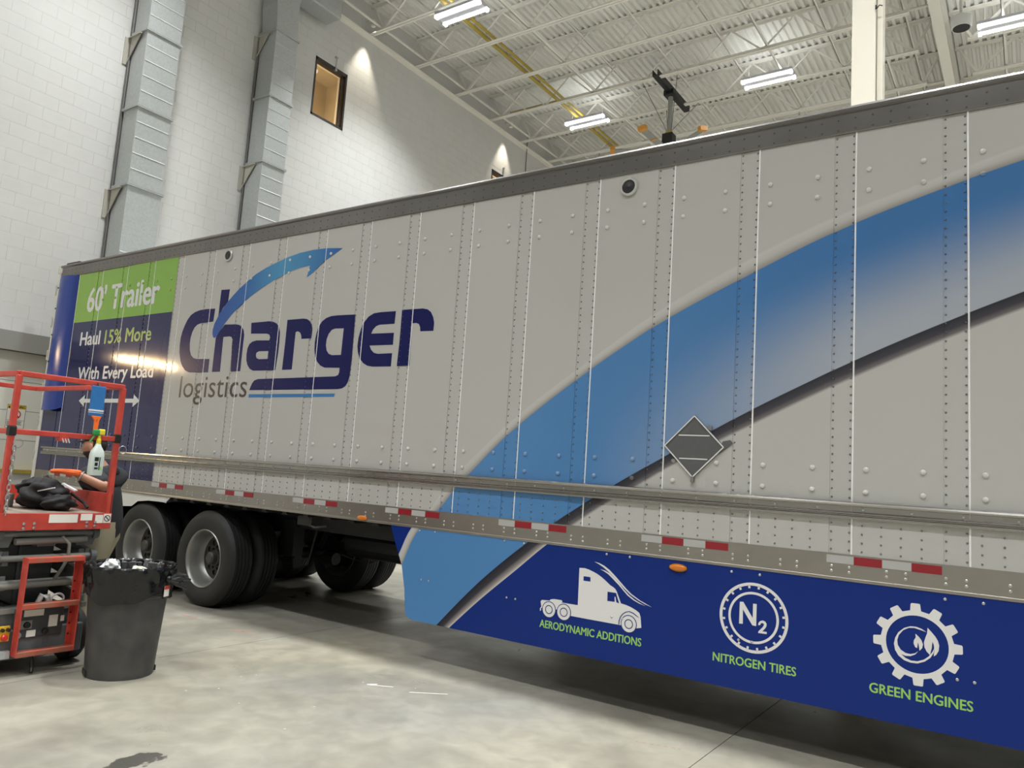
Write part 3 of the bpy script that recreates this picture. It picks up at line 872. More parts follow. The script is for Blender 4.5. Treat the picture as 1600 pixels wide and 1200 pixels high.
def wrap_material(name, base, panel_print, lighten=0.0):
    m = bpy.data.materials.new(name)
    m.use_nodes = True
    nt = m.node_tree
    N, L = nt.nodes, nt.links
    b = N['Principled BSDF']
    b.inputs['Roughness'].default_value = 0.13 if panel_print else 0.30
    b.inputs['Specular IOR Level'].default_value = 0.5 if panel_print else 0.2
    tc = N.new('ShaderNodeTexCoord')
    tc.object = TR
    sp = N.new('ShaderNodeSeparateXYZ')
    L.new(tc.outputs['Object'], sp.inputs[0])
    X, Z = sp.outputs[0], sp.outputs[2]
    def math_(op, a, b_=None, c=None, clamp=False):
        n = N.new('ShaderNodeMath')
        n.operation = op
        n.use_clamp = clamp
        for i, x in enumerate((a, b_, c)):
            if x is None:
                continue
            if isinstance(x, (int, float)):
                n.inputs[i].default_value = x
            else:
                L.new(x, n.inputs[i])
        return n.outputs[0]
    xn = math_('MULTIPLY_ADD', X, 1 / 8.0, -3.5 / 8.0, True)
    def curve(pts):
        fc = N.new('ShaderNodeFloatCurve')
        cv = fc.mapping.curves[0]
        while len(cv.points) > 2:
            cv.points.remove(cv.points[1])
        P_ = [((x - 3.5) / 8.0, z / 4.3) for x, z in pts]
        cv.points[0].location = P_[0]
        cv.points[1].location = P_[-1]
        for p in P_[1:-1]:
            cv.points.new(*p)
        fc.mapping.update()
        L.new(xn, fc.inputs['Value'])
        return math_('MULTIPLY', fc.outputs[0], 4.3)
    ue, be, de, df = curve(UE), curve(BE), curve(DE), curve(DF)
    def mix(fac, c0, c1):
        n = N.new('ShaderNodeMixRGB')
        for i, x in enumerate((fac, c0, c1)):
            if isinstance(x, (tuple, float, int)):
                n.inputs[i].default_value = x
            else:
                L.new(x, n.inputs[i])
        return n.outputs[0]
    def below(z_, edge):      # 1 where z_ < edge, soft over 2 mm
        d = math_('SUBTRACT', edge, z_)
        return math_('MULTIPLY_ADD', d, 250.0, 0.5, True)
    col = base
    right = math_('GREATER_THAN', X, 3.52)
    # silver band
    t = math_('DIVIDE', math_('SUBTRACT', Z, be), math_('MAXIMUM', math_('SUBTRACT', ue, be), 0.01), None, True)
    rp = N.new('ShaderNodeValToRGB')
    e = rp.color_ramp.elements
    e[0].position, e[0].color = 0.0, rgb(142, 138, 133)
    e[1].position, e[1].color = 1.0, rgb(178, 176, 173)
    x = e.new(0.45)
    x.color = rgb(182, 179, 175)
    x = e.new(0.8)
    x.color = rgb(188, 187, 184)
    L.new(t, rp.inputs[0])
    col = mix(math_('MULTIPLY', below(Z, ue), right), col, rp.outputs[0])
    # blue field, fading to silver towards the lower right
    tb = math_('DIVIDE', math_('SUBTRACT', be, Z), math_('MAXIMUM', math_('SUBTRACT', be, de), 0.01), None, True)
    fx = math_('MULTIPLY_ADD', X, 0.55, -3.05, True)
    sm = N.new('ShaderNodeMapRange')
    sm.interpolation_type = 'SMOOTHSTEP'
    sm.inputs[1].default_value = 0.15
    sm.inputs[2].default_value = 0.95
    L.new(tb, sm.inputs[0])
    gf = math_('MULTIPLY', sm.outputs[0], math_('MULTIPLY', fx, 0.88))
    bx = math_('MULTIPLY_ADD', X, 0.4, -2.0, True)
    blue = mix(gf, mix(bx, COL_BLUE, COL_BLUE2), rgb(168, 171, 177))
    col = mix(math_('MULTIPLY', below(Z, be), right), col, blue)
    # dark band fading to light
    td = math_('DIVIDE', math_('SUBTRACT', de, Z), math_('MAXIMUM', math_('SUBTRACT', de, df), 0.01), None, True)
    rd = N.new('ShaderNodeValToRGB')
    e = rd.color_ramp.elements
    e[0].position, e[0].color = 0.0, rgb(36, 36, 44)
    e[1].position, e[1].color = 1.0, (COL_BASE if base == COL_BASE else rgb(196, 190, 184))
    x = e.new(0.5)
    x.color = rgb(58, 56, 64)
    x = e.new(0.8)
    x.color = rgb(104, 99, 100) if base == COL_BASE else rgb(140, 132, 130)
    L.new(td, rd.inputs[0])
    col = mix(math_('MULTIPLY', below(Z, de), right), col, rd.outputs[0])
    col = mix(math_('MULTIPLY', below(Z, df), right), col, base)
    if panel_print:
        # rear corner print: green block above navy block
        inx = math_('MULTIPLY', math_('LESS_THAN', X, -0.13), 1.0)
        col = mix(inx, col, rgb(20, 25, 80))
        ing = math_('MULTIPLY', math_('MULTIPLY', inx, math_('GREATER_THAN', Z, 3.25)), math_('GREATER_THAN', X, -2.48))
        col = mix(ing, col, rgb(126, 170, 66))
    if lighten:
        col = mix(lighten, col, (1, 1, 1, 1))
    L.new(col, b.inputs['Base Color'])
    if panel_print:
        n = N.new('ShaderNodeTexNoise')
        n.inputs['Scale'].default_value = 2.2
        n.inputs['Detail'].default_value = 2
        L.new(tc.outputs['Object'], n.inputs['Vector'])
        bp = N.new('ShaderNodeBump')
        bp.inputs['Strength'].default_value = 0.05
        bp.inputs['Distance'].default_value = 0.05
        L.new(n.outputs['Fac'], bp.inputs['Height'])
        L.new(bp.outputs[0], b.inputs['Normal'])
    return m
M_wrap = wrap_material('printed_wrap', COL_BASE, True)
M_seam_highlight = wrap_material('wrap_seam_highlight', COL_BASE, True, 0.75)  # edge highlight of the seams painted in: wrap colour mixed toward white
M_skirt = wrap_material('printed_skirt', COL_NAVY, False)
M_dark = mat('black_frame_paint', rgb(20, 20, 21), 0.5)
M_under = mat('grey_underfloor', rgb(44, 43, 42), 0.7)
M_rubber = mat('tyre_rubber', rgb(28, 28, 28), 0.65, noise=0.25, nscale=9, bump=0.1, bscale=120)
M_rim = mat('silver_rim', rgb(140, 139, 136), 0.36, metal=0.6)
M_rimd = mat('dull_wheel_disc', rgb(62, 60, 57), 0.55, metal=0.2)
M_blue = mat('blue_fairing', rgb(38, 62, 142), 0.25)
M_ink = mat('navy_ink', rgb(14, 17, 80), 0.3, spec=0.2)
M_txtw = mat('white_ink', rgb(222, 220, 219), 0.3)
M_txtg = mat('light_grey_ink', rgb(206, 208, 210), 0.3)
M_green = mat('green_ink', rgb(148, 200, 92), 0.3)
M_green2 = mat('olive_green_ink', rgb(150, 172, 84), 0.3)
M_black_ink = mat('black_ink', rgb(40, 36, 38), 0.3)
M_lblue = mat('light_blue_ink', rgb(40, 112, 172), 0.25)
M_red_t = mat('red_reflective', rgb(140, 24, 36), 0.35)
M_sil_t = mat('silver_reflective', rgb(172, 172, 170), 0.4)
M_amber = mat('amber_lens', rgb(208, 116, 10), 0.15, coat=0.5)

# side panels
seam_highlight_me = MB().tube([(0, 0, ZBR1), (0, 0, ZT0)], 0.0055, 6).mesh('seam_highlight')
for i in range(-5, 26):
    xa, xb = i * S, (i + 1) * S
    xa, xb = max(xa, XR), min(xb, XF)
    if xb - xa < 0.05:
        continue
    st = xb - 0.13
    m = MB()
    m.box(xa, st, -0.004, 0.03, ZBR1 - 0.03, ZT0 + 0.03)
    m.box(st, xb, 0.0, 0.03, ZBR1 - 0.03, ZT0 + 0.03)
    p = m.build('side_panel', M_wrap, TR)
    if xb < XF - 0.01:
        b = mobj('seam_highlight', seam_highlight_me, M_seam_highlight, p)  # pale strip standing in for the bright panel edge
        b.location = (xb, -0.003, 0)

# rivets: small ones joined, the big domed bolts one by one
dome = lambda m, x, y, z, r, h, n=8: m.lathe([(r, 0.0), (r * 0.95, -h * 0.5), (r * 0.6, -h * 0.9), (0.0, -h)], (x, y, z), 'Y', n)
riv = MB()
for i in range(-4, 16):
    xs_ = (i + 1) * S
    if xs_ < XR + 0.2:
        continue
    z = 1.275
    while z < ZT0 - 0.02:
        if not 1.45 < z < 1.565:
            for dx in (-0.117, -0.015):
                dome(riv, xs_ + dx, 0.0, z, 0.0062, 0.006, 6)
        z += 0.0525
    for dx in (0.057, 0.162, 0.267, 0.375):
        for z in (1.272, 1.323, 1.375, 1.427):
            dome(riv, xs_ + dx, -0.004, z, 0.006, 0.006, 6)
tag(riv.build('rivets', mat('rivet_metal', rgb(140, 139, 137), 0.3, metal=0.9), TR, smooth=True), kind='stuff')
bolt_me = MB()
dome(bolt_me, 0, 0, 0, 0.0165, 0.013, 12)
bolt_me = bolt_me.mesh('dome_bolt')
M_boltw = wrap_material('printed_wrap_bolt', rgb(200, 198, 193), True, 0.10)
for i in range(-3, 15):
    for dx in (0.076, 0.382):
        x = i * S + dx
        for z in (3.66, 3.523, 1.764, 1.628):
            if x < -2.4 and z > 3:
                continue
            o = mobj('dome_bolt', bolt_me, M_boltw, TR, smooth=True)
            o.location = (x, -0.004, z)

# rails
top = [(0.03, ZT0), (-0.012, ZT0), (-0.016, ZT0 + 0.004), (-0.016, ZT1 - 0.03), (-0.03, ZT1 - 0.022), (-0.034, ZT1 - 0.008), (-0.026, ZT1 + 0.008), (0.0, ZT1 + 0.016), (0.06, ZT1 + 0.018), (0.06, ZT1 - 0.01), (0.03, ZT1 - 0.02)]
MB().sweep(top, XR, XF).build('top_rail', mat('top_rail_aluminium', rgb(132, 129, 126), 0.30, metal=0.95, noise=0.2, nscale=1.6, bump=0.5, bscale=2.2), TR)
rv = MB()
x = XR + 0.1
k = 0
while x < 10:
    for z in (ZT0 + 0.025, ZT0 + 0.095):
        dome(rv, x, -0.016, z, 0.0075, 0.004, 6)
    x += 0.1025
tag(rv.build('top_rail_rivets', mat('dark_rivet', rgb(96, 92, 88), 0.45, metal=0.6), TR), kind='stuff')
MB().sweep([(0.03, ZBR0), (-0.006, ZBR0), (-0.008, ZBR0 + 0.004), (-0.008, ZBR0 + 0.016), (-0.006, ZBR0 + 0.020), (-0.006, ZBR1 - 0.002), (0.03, ZBR1 - 0.002)], XR, XF).build('bottom_rail', M_alu, TR)
rv = MB()
x = -2.75
while x < 10:
    for dx in (0.0, 0.1):
        for z in (1.174, 1.144):
            dome(rv, x + dx, -0.006, z, 0.009, 0.006, 8)
    x += 0.3035
tag(rv.build('bottom_rail_rivets', M_chrome, TR, smooth=True), kind='stuff')
rub = [(0.0, 1.465), (-0.028, 1.465), (-0.034, 1.472), (-0.034, 1.480), (-0.026, 1.484), (-0.026, 1.489), (-0.036, 1.493), (-0.036, 1.500), (-0.008, 1.508), (-0.008, 1.538), (-0.036, 1.543), (-0.040, 1.552), (-0.036, 1.562), (-0.028, 1.566), (0.0, 1.566)]
MB().sweep(rub, -2.83, XF).build('rub_rail', M_alu2, TR)
rv = MB()
x = -2.7
while x < 10:
    dome(rv, x, -0.008, 1.521, 0.008, 0.005, 8)
    x += 0.26
tag(rv.build('rub_rail_rivets', M_white, TR), kind='stuff')

# reflective tape sets on the bottom rail
for k in range(-2, 9):
    x = -0.123 + 1.2265 * k
    for q in range(4):
        a = x + 0.1545 * q
        z0 = 1.191 if q % 2 else 1.193
        MB().box(a + 0.001, a + 0.1535, -0.0085, -0.006, z0, 1.2395).build('reflective_strip', M_red_t if q % 2 else M_sil_t, TR)

# body shell: far wall, roof, floor, ends
M_shell = mat('white_trailer_shell', rgb(205, 204, 200), 0.45)
sh = MB()
sh.box(XR, XF, 2.56, 2.59, ZBR0, ZT1)
sh.box(XR, XF, 0.03, 2.56, ZT1 - 0.02, ZT1 + 0.005)
sh.box(XF - 0.04, XF, 0.03, 2.56, ZBR0, ZT1)
sh.box(XR, XR + 0.05, 0.03, 2.56, ZBR0, ZT1)
sh.build('body_shell', M_shell, TR)
MB().box(XR, XF, 0.03, 2.56, 1.19, 1.25).build('floor_deck', M_under, TR)
cm = MB().box(-0.03, 0.03, 0.03, 2.56, 1.07, 1.19).box(-0.045, 0.045, 0.03, 2.56, 1.06, 1.07).mesh('crossmember')
for k in range(0, 58):
    o = mobj('crossmember', cm, M_under, TR)
    o.location = (XR + 0.2 + k * 0.31, 0, 0)

# rear corner: frame post with hinges and the blue wing
rp_ = MB().box(XR - 0.075, XR + 0.01, -0.012, 0.10, 0.98, 4.10).build('rear_post', M_shell, TR, bevel=0.006)
MB().box(XR - 0.10, XR + 0.03, -0.022, 0.12, 3.985, 4.12).build('post_cap', M_shell, rp_, bevel=0.015)
for k in range(6):
    z = 1.45 + k * 0.46
    MB().tube([(XR - 0.092, 0.0, z - 0.07), (XR - 0.092, 0.0, z + 0.07)], 0.02, 8).box(XR - 0.09, XR - 0.06, -0.018, 0.0, z - 0.05, z + 0.05).build('hinge', M_galv, rp_)
MB().box(XR - 0.02, XF, 0.06, 0.5, ZT1 + 0.005, ZT1 + 0.02).build('roof_edge', M_dark, TR)
MB().box(-2.95, -2.6, 0.02, 0.3, ZT1 + 0.01, ZT1 + 0.055).build('roof_corner_cap', M_dark, TR, bevel=0.015)
wv, wf = [], []
nz, nx = 14, 12
for j in range(nz + 1):
    tz = j / nz
    z = 2.05 + (3.915 - 2.05) * tz
    for i in range(nx + 1):
        tx = i / nx
        x = -2.985 + 0.505 * tx
        zz = z
        if j == 0:
            zz = z + 0.05 * (2 * tx - 1) ** 4
        bul = math.sin(math.pi * min(1, tx * 1.0)) ** 0.7 * (0.10 - 0.02 * tz)
        wv.append((x, -0.006 - bul, zz))
for j in range(nz):
    for i in range(nx):
        a = j * (nx + 1) + i
        wf.append((a, a + 1, a + nx + 2, a + nx + 1))
nv = len(wv)
wv += [(x, min(y + 0.006, 0.0), z) for x, y, z in wv]
wf += [tuple(q + nv for q in f_) for f_ in wf]
ring = [i for i in range(nx + 1)] + [(j + 1) * (nx + 1) - 1 for j in range(1, nz + 1)] + [nz * (nx + 1) + i for i in range(nx - 1, -1, -1)] + [j * (nx + 1) for j in range(nz - 1, 0, -1)]
for q in range(len(ring)):
    a, b = ring[q], ring[(q + 1) % len(ring)]
    wf.append((a, b, b + nv, a + nv))
wing = MB().add(wv, wf).build('rear_wing', M_blue, TR, smooth=True)
for z in (2.35, 2.72, 3.09, 3.46, 3.75):
    m = MB()
    dome(m, -2.84, -0.088, z, 0.012, 0.012, 8)
    m.build('wing_bolt', M_dark, wing)

# skirt
sk_poly = [(3.634, 1.094), (3.695, 0.96), (3.742, 0.872), (3.799, 0.76), (3.849, 0.573), (3.872, 0.42), (3.88, 0.375), (3.903, 0.348), (3.955, 0.333), (12.6, 0.335), (12.9, 0.40), (13.0, 1.094)]
skirt = MB().prism(sk_poly, -0.002, 0.006).build('side_skirt', M_skirt, TR)
MB().prism(sk_poly, 2.58, 2.588).build('side_skirt', M_shell, TR)  # unseen far skirt, added to keep the space under the trailer dark
sb = MB()
dome(sb, 0, 0, 0, 0.0085, 0.006, 10)
sb = sb.mesh('skirt_bolt')
for x, z in [(3.971, 1.072), (4.138, 1.075), (4.031, 0.673), (4.11, 0.673), (4.849, 1.076), (5.029, 1.076), (4.902, 0.65), (4.984, 0.65), (5.744, 1.073), (5.926, 1.073), (5.808, 0.642), (5.89, 0.642), (6.653, 1.063), (6.835, 1.064), (6.711, 0.641), (6.795, 0.641), (7.868, 1.060), (8.052, 1.063), (7.926, 0.635), (8.008, 0.635), (8.95, 1.062), (9.13, 1.062), (9.0, 0.635), (9.08, 0.635)]:
    o = mobj('skirt_bolt', sb, M_chrome, skirt, smooth=True)
    o.location = (x, -0.0025, z)
# struts behind the skirt
for x in (4.4, 5.5, 6.8, 8.0, 9.2, 10.4):
    MB().bar((x, 0.01, 0.65), (x, 0.6, 1.08), 0.03, 0.03).build('skirt_strut', M_dark, TR)

# printed artwork on the panels and the skirt
def ink(name, polys, material, parent, y, holes=(), d=0.0012):
    m = MB()
    for p in polys:
        m.prism(p, y - d, y, 'XZ', holes=holes)
    return m.build(name, material, parent)
YP = -0.0042
for k, hs in (('C', ()), ('h', ()), ('a', (ART['a_hole'],)), ('r1', ()), ('g', (ART['g_hole'],)), ('e', ()), ('r2', ())):
    ink('logo_letter', [ART[k]], M_ink, TR, YP, hs)
ink('logo_letter_stem', [ART['h_stem']], M_ink, TR, YP)
ink('logo_underline', [ART['uline']], M_lblue, TR, YP)
def arrow_mat():
    m = bpy.data.materials.new('arrow_gradient')
    m.use_nodes = True
    nt = m.node_tree
    tc = nt.nodes.new('ShaderNodeTexCoord')
    tc.object = TR
    sp = nt.nodes.new('ShaderNodeSeparateXYZ')
    nt.links.new(tc.outputs['Object'], sp.inputs[0])
    mr = nt.nodes.new('ShaderNodeMapRange')
    xs_ = [p[0] for p in ART['arrow']]
    mr.inputs[1].default_value, mr.inputs[2].default_value = min(xs_), max(xs_)
    nt.links.new(sp.outputs[0], mr.inputs[0])
    r = nt.nodes.new('ShaderNodeValToRGB')
    e = r.color_ramp.elements
    e[0].position, e[0].color = 0.0, rgb(22, 70, 150)
    e[1].position, e[1].color = 1.0, rgb(24, 84, 160)
    for p, c in ((0.25, rgb(30, 92, 160)), (0.55, rgb(62, 138, 182)), (0.75, rgb(52, 122, 172))):
        x = e.new(p)
        x.color = c
    nt.links.new(mr.outputs[0], r.inputs[0])
    nt.links.new(r.outputs[0], nt.nodes['Principled BSDF'].inputs['Base Color'])
    nt.nodes['Principled BSDF'].inputs['Roughness'].default_value = 0.25
    return m
ink('logo_arrow', [ART['arrow']], arrow_mat(), TR, YP - 0.0012)
def words_of(me, s):
    # one mesh for each word: islands grouped at the widest gaps
    par = list(range(len(me.vertices)))
    def find(i):
        while par[i] != i:
            par[i] = par[par[i]]
            i = par[i]
        return i
    for p in me.polygons:
        a = find(p.vertices[0])
        for i in p.vertices[1:]:
            par[find(i)] = a
    ext = {}
    for v in me.vertices:
        r = find(v.index)
        e = ext.setdefault(r, [9e9, -9e9])
        e[0] = min(e[0], v.co.x)
        e[1] = max(e[1], v.co.x)
    isl = sorted(ext.items(), key=lambda t: t[1][0])
    gaps, hi = [], isl[0][1][1]
    for k in range(1, len(isl)):
        gaps.append((isl[k][1][0] - hi, k))
        hi = max(hi, isl[k][1][1])
    n = s.count(' ')
    cuts = sorted(k for g_, k in sorted(gaps)[::-1][:n])
    grp = {}
    for k, (r, e) in enumerate(isl):
        grp[r] = sum(1 for c in cuts if k >= c)
    out = []
    for w in range(n + 1):
        ids = [v.index for v in me.vertices if grp[find(v.index)] == w]
        idx = {i: q for q, i in enumerate(ids)}
        m2 = bpy.data.meshes.new('lettering')
        m2.from_pydata([me.vertices[i].co[:] for i in ids], [], [tuple(idx[i] for i in p.vertices) for p in me.polygons if p.vertices[0] in idx])
        out.append(m2)
    return out
def letters(s, key, material, parent, y, off=0.0, x0=None, x1=None, cap=None, z=None):
    t = ART['text'][key]
    a, b = t[0][0] if x0 is None else x0, t[1][0] if x1 is None else x1
    c = abs(t[2][1] - t[3][1]) if cap is None else cap
    zz = t[0][1] if z is None else z
    for w in words_of(text_mesh(s, a, b, zz, c, y, 0.0, bold=off), s):
        mobj('lettering', w, material, parent)
letters("60' Trailer", 't60', M_txtg, TR, YP, 0.035)
letters('Haul', 'haul', M_txtg, TR, YP, 0.04)
letters('15% More', 'more', M_green2, TR, YP, 0.035)
letters('With Every Load', 'load', M_txtg, TR, YP, 0.04)
letters('logistics', 'logi', M_black_ink, TR, YP, 0.0, cap=0.245)
ink('double_arrow', [[(-2.04, 2.187), (-1.90, 2.265), (-1.90, 2.212), (-0.74, 2.212), (-0.74, 2.265), (-0.60, 2.187), (-0.74, 2.108), (-0.74, 2.162), (-1.90, 2.162), (-1.90, 2.108)]], M_txtg, TR, YP)
YS = -0.0022
letters('AERODYNAMIC ADDITIONS', 'aero', M_green, skirt, YS, 0.03, cap=0.053, z=0.481)
letters('NITROGEN TIRES', 'nit', M_green, skirt, YS, 0.03, cap=0.052, z=0.484)
letters('GREEN ENGINES', 'green', M_green, skirt, YS, 0.03, cap=0.053, z=0.480)
def circ(x, z, r, n=40, a0=0.0):
    return [(x + r * math.cos(2 * math.pi * k / n + a0), z + r * math.sin(2 * math.pi * k / n + a0)) for k in range(n)]
ink('truck_emblem', [ART['truck']], M_txtw, skirt, YS, (ART['truck_w1'], ART['truck_w2']))
M_navy2 = mat('navy_skirt_ink', COL_NAVY, 0.3)
ink('emblem_line', [ART['fender']], M_navy2, skirt, YS - 0.0012)
for x, z, r in ART['tw']:
    ink('emblem_wheel_edge', [circ(x, z, r + 0.006)], M_navy2, skirt, YS - 0.0012)
    ink('emblem_wheel', [circ(x, z, r)], M_txtw, skirt, YS - 0.0018)
    ink('emblem_wheel_ring', [circ(x, z, r * 0.60)], M_navy2, skirt, YS - 0.0024, (circ(x, z, r * 0.48),))
ink('wind_line', [ART['swoosh1']], M_txtw, skirt, YS)
ink('wind_line', [ART['swoosh2']], M_txtw, skirt, YS)
x, z, r = ART['n2']
ink('tyre_emblem', [circ(x, z, r, 64)], M_txtw, skirt, YS, (circ(x, z, r * 0.915, 64),))
ink('tyre_emblem_ring', [circ(x, z, r * 0.735, 56)], M_txtw, skirt, YS, (circ(x, z, r * 0.665, 56),))
for k in range(20):
    a = 2 * math.pi * (k + 0.5) / 20
    ca, sa = math.cos(a), math.sin(a)
    q = []
    for rr, tt in ((0.93, -0.018), (0.93, 0.018), (0.84, 0.018), (0.84, -0.018)):
        q.append((x + r * (rr * ca - tt * 1.7 * sa), z + r * (rr * sa + tt * 1.7 * ca)))
    ink('tyre_emblem_tick', [q], M_txtw, skirt, YS)
ink('emblem_letter', [ART['N']], M_txtw, skirt, YS)
ink('emblem_letter', [ART['two']], M_txtw, skirt, YS)
x, z, r = ART['gear']
out = []
for k in range(12):
    a = math.radians(30 * k + 2)
    for da, rr in ((-8.6, 0.825), (-6.2, 0.985), (-4.8, 1.0), (4.8, 1.0), (6.2, 0.985), (8.6, 0.825)):
        out.append((x + r * rr * math.cos(a + math.radians(da)), z + r * rr * math.sin(a + math.radians(da))))
ink('gear_emblem', [out], M_txtw, skirt, YS, (circ(x, z, r * 0.70, 48),))
ink('gear_emblem_swirl', [ART['swirl']], M_txtw, skirt, YS)
ink('gear_emblem_leaf', [ART['leaf1']], M_txtw, skirt, YS)
ink('gear_emblem_leaf', [ART['leaf2']], M_txtw, skirt, YS)

# round side vents
M_pale = mat('pale_vent_ring', rgb(196, 196, 192), 0.35, metal=0.4)
for x, z, r in ((5.781, 3.815, 0.072), (0.858, 3.825, 0.068)):
    vn = MB().lathe([(r, 0.0), (r, -0.012), (r * 0.9, -0.02), (r * 0.75, -0.02), (r * 0.72, -0.008)], (x, -0.004, z), 'Y', 32, closed=False).build('vent_ring', M_pale, TR, smooth=True)
    MB().lathe([(r * 0.74, -0.010), (r * 0.70, -0.014), (r * 0.1, -0.014), (0.0, -0.018)], (x, -0.004, z), 'Y', 28).build('vent_mesh', M_black, vn, smooth=True)

# flip placard holder
M_plac = mat('grey_placard', rgb(88, 88, 90), 0.5, noise=0.1, nscale=30)
cx, cz, h = 6.368, 1.868, 0.205
pc = MB().prism([(cx - h - 0.012, cz), (cx, cz - h - 0.012), (cx + h + 0.012, cz), (cx, cz + h + 0.012)], -0.010, -0.004).build('placard_holder', M_plac, TR)
MB().prism([(cx - h, cz), (cx, cz - h), (cx + h, cz), (cx, cz + h)], -0.015, -0.010).build('placard_plate', M_plac, pc)
def seg(a, b, w, name, mm, y0=-0.022, y1=-0.008):
    dx, dz = b[0] - a[0], b[1] - a[1]
    l = math.hypot(dx, dz)
    nx_, nz_ = -dz / l * w, dx / l * w
    MB().prism([(a[0] - nx_, a[1] - nz_), (b[0] - nx_, b[1] - nz_), (b[0] + nx_, b[1] + nz_), (a[0] + nx_, a[1] + nz_)], y0, y1).build(name, mm, pc)
g = h + 0.004
for a, b in (((cx, cz - g), (cx + g, cz)), ((cx + g, cz), (cx, cz + g)), ((cx - g, cz), (cx, cz + g)), ((cx - g, cz), (cx, cz - g))):
    seg(a, b, 0.0032, 'placard_lip', M_white)
for z in (cz + 0.075, cz - 0.085):
    w = h - abs(z - cz) - 0.02
    seg((cx - w, z), (cx + w, z), 0.0035, 'placard_slot', M_white, -0.017, -0.012)
MB().prism([(cx + 0.17, cz - 0.05), (cx + 0.27, cz + 0.03), (cx + 0.25, cz + 0.05), (cx + 0.2, cz + 0.04)], -0.012, -0.006).build('placard_tab', M_plac, pc)
MB().box(cx - 0.012, cx + 0.012, -0.024, -0.008, cz - h - 0.04, cz - h + 0.0).build('placard_clip', M_alu2, pc)
MB().box(cx + 0.1, cx + 0.125, -0.024, -0.006, cz + 0.115, cz + 0.14).build('placard_clip', M_alu2, pc)

# amber marker lamps
for x, z, w in ((6.287, 1.043, 0.064), (3.285, 1.122, 0.062)):
    lm = MB().sphere((x, -0.006, z), 1.0, 20, 10, (w, 0.024, 0.026)).build('marker_lamp', M_amber, TR, smooth=True)
    MB().sphere((x, -0.004, z), 1.0, 18, 6, (w + 0.006, 0.008, 0.031)).build('lamp_base', M_dark, lm, smooth=True)

# white guard panel above the rear wheel
MB().prism([(-2.4, 1.092), (-2.4, 0.93), (-0.773, 0.92), (-0.513, 0.937), (-0.398, 1.002), (-0.176, 1.026), (0.175, 1.032), (0.252, 1.085), (0.25, 1.092)], 0.006, 0.012).build('wheel_guard', M_shell, TR)
# mud flaps
MB().box(-0.99, -0.975, 0.03, 0.64, 0.10, 1.0).build('mud_flap', M_rubber, TR)
MB().box(-0.99, -0.975, 1.95, 2.56, 0.10, 1.0).build('mud_flap', M_rubber, TR)

# wheels: duals on two axles, both sides
RT = 0.505
tp = [(0.30, 0.0), (0.33, -0.02), (0.40, -0.028), (0.455, -0.018), (0.488, 0.008), (0.499, 0.028)]
y = 0.028
for a, b in ((0.062, 0.072), (0.104, 0.114), (0.146, 0.156), (0.188, 0.198)):
    tp += [(RT, y + 0.004), (RT, a), (RT - 0.014, a), (RT - 0.014, b), (RT, b)]
    y = b
tp += [(RT, 0.222), (0.499, 0.232), (0.488, 0.252), (0.455, 0.278), (0.40, 0.288), (0.33, 0.28), (0.30, 0.26)]
tyre_me = MB().lathe(tp, (0, 0, 0), 'Y', 56, closed=True).mesh('wheel')
rim_me = MB().lathe([(0.302, 0.002), (0.308, -0.008), (0.300, -0.016), (0.288, -0.006), (0.280, 0.02), (0.272, 0.05), (0.262, 0.10), (0.246, 0.15), (0.225, 0.172), (0.225, 0.19), (0.262, 0.20), (0.29, 0.25), (0.302, 0.262)], (0, 0, 0), 'Y', 48, caps=False).mesh('rim')
def disc_mesh():
    outer = circ(0, 0, 0.235, 48)
    holes = [circ(0.165 * math.cos(2 * math.pi * k / 10), 0.165 * math.sin(2 * math.pi * k / 10), 0.030, 12) for k in range(10)] + [circ(0, 0, 0.082, 24)]
    return MB().prism(outer, 0.165, 0.178, 'XZ', holes).mesh('wheel_disc')
disc_me = disc_mesh()
hub = MB().lathe([(0.0, 0.06), (0.05, 0.06), (0.066, 0.075), (0.07, 0.12), (0.088, 0.13), (0.09, 0.18), (0.2, 0.185), (0.2, 0.24), (0.0, 0.24)], (0, 0, 0), 'Y', 24)
for k in range(10):
    a = 2 * math.pi * (k + 0.5) / 10
    hub.lathe([(0.014, 0.145), (0.016, 0.165)], (0.118 * math.cos(a), 0, 0.118 * math.sin(a)), 'Y', 6)
hub_me = hub.mesh('hub')
ZW = 0.497
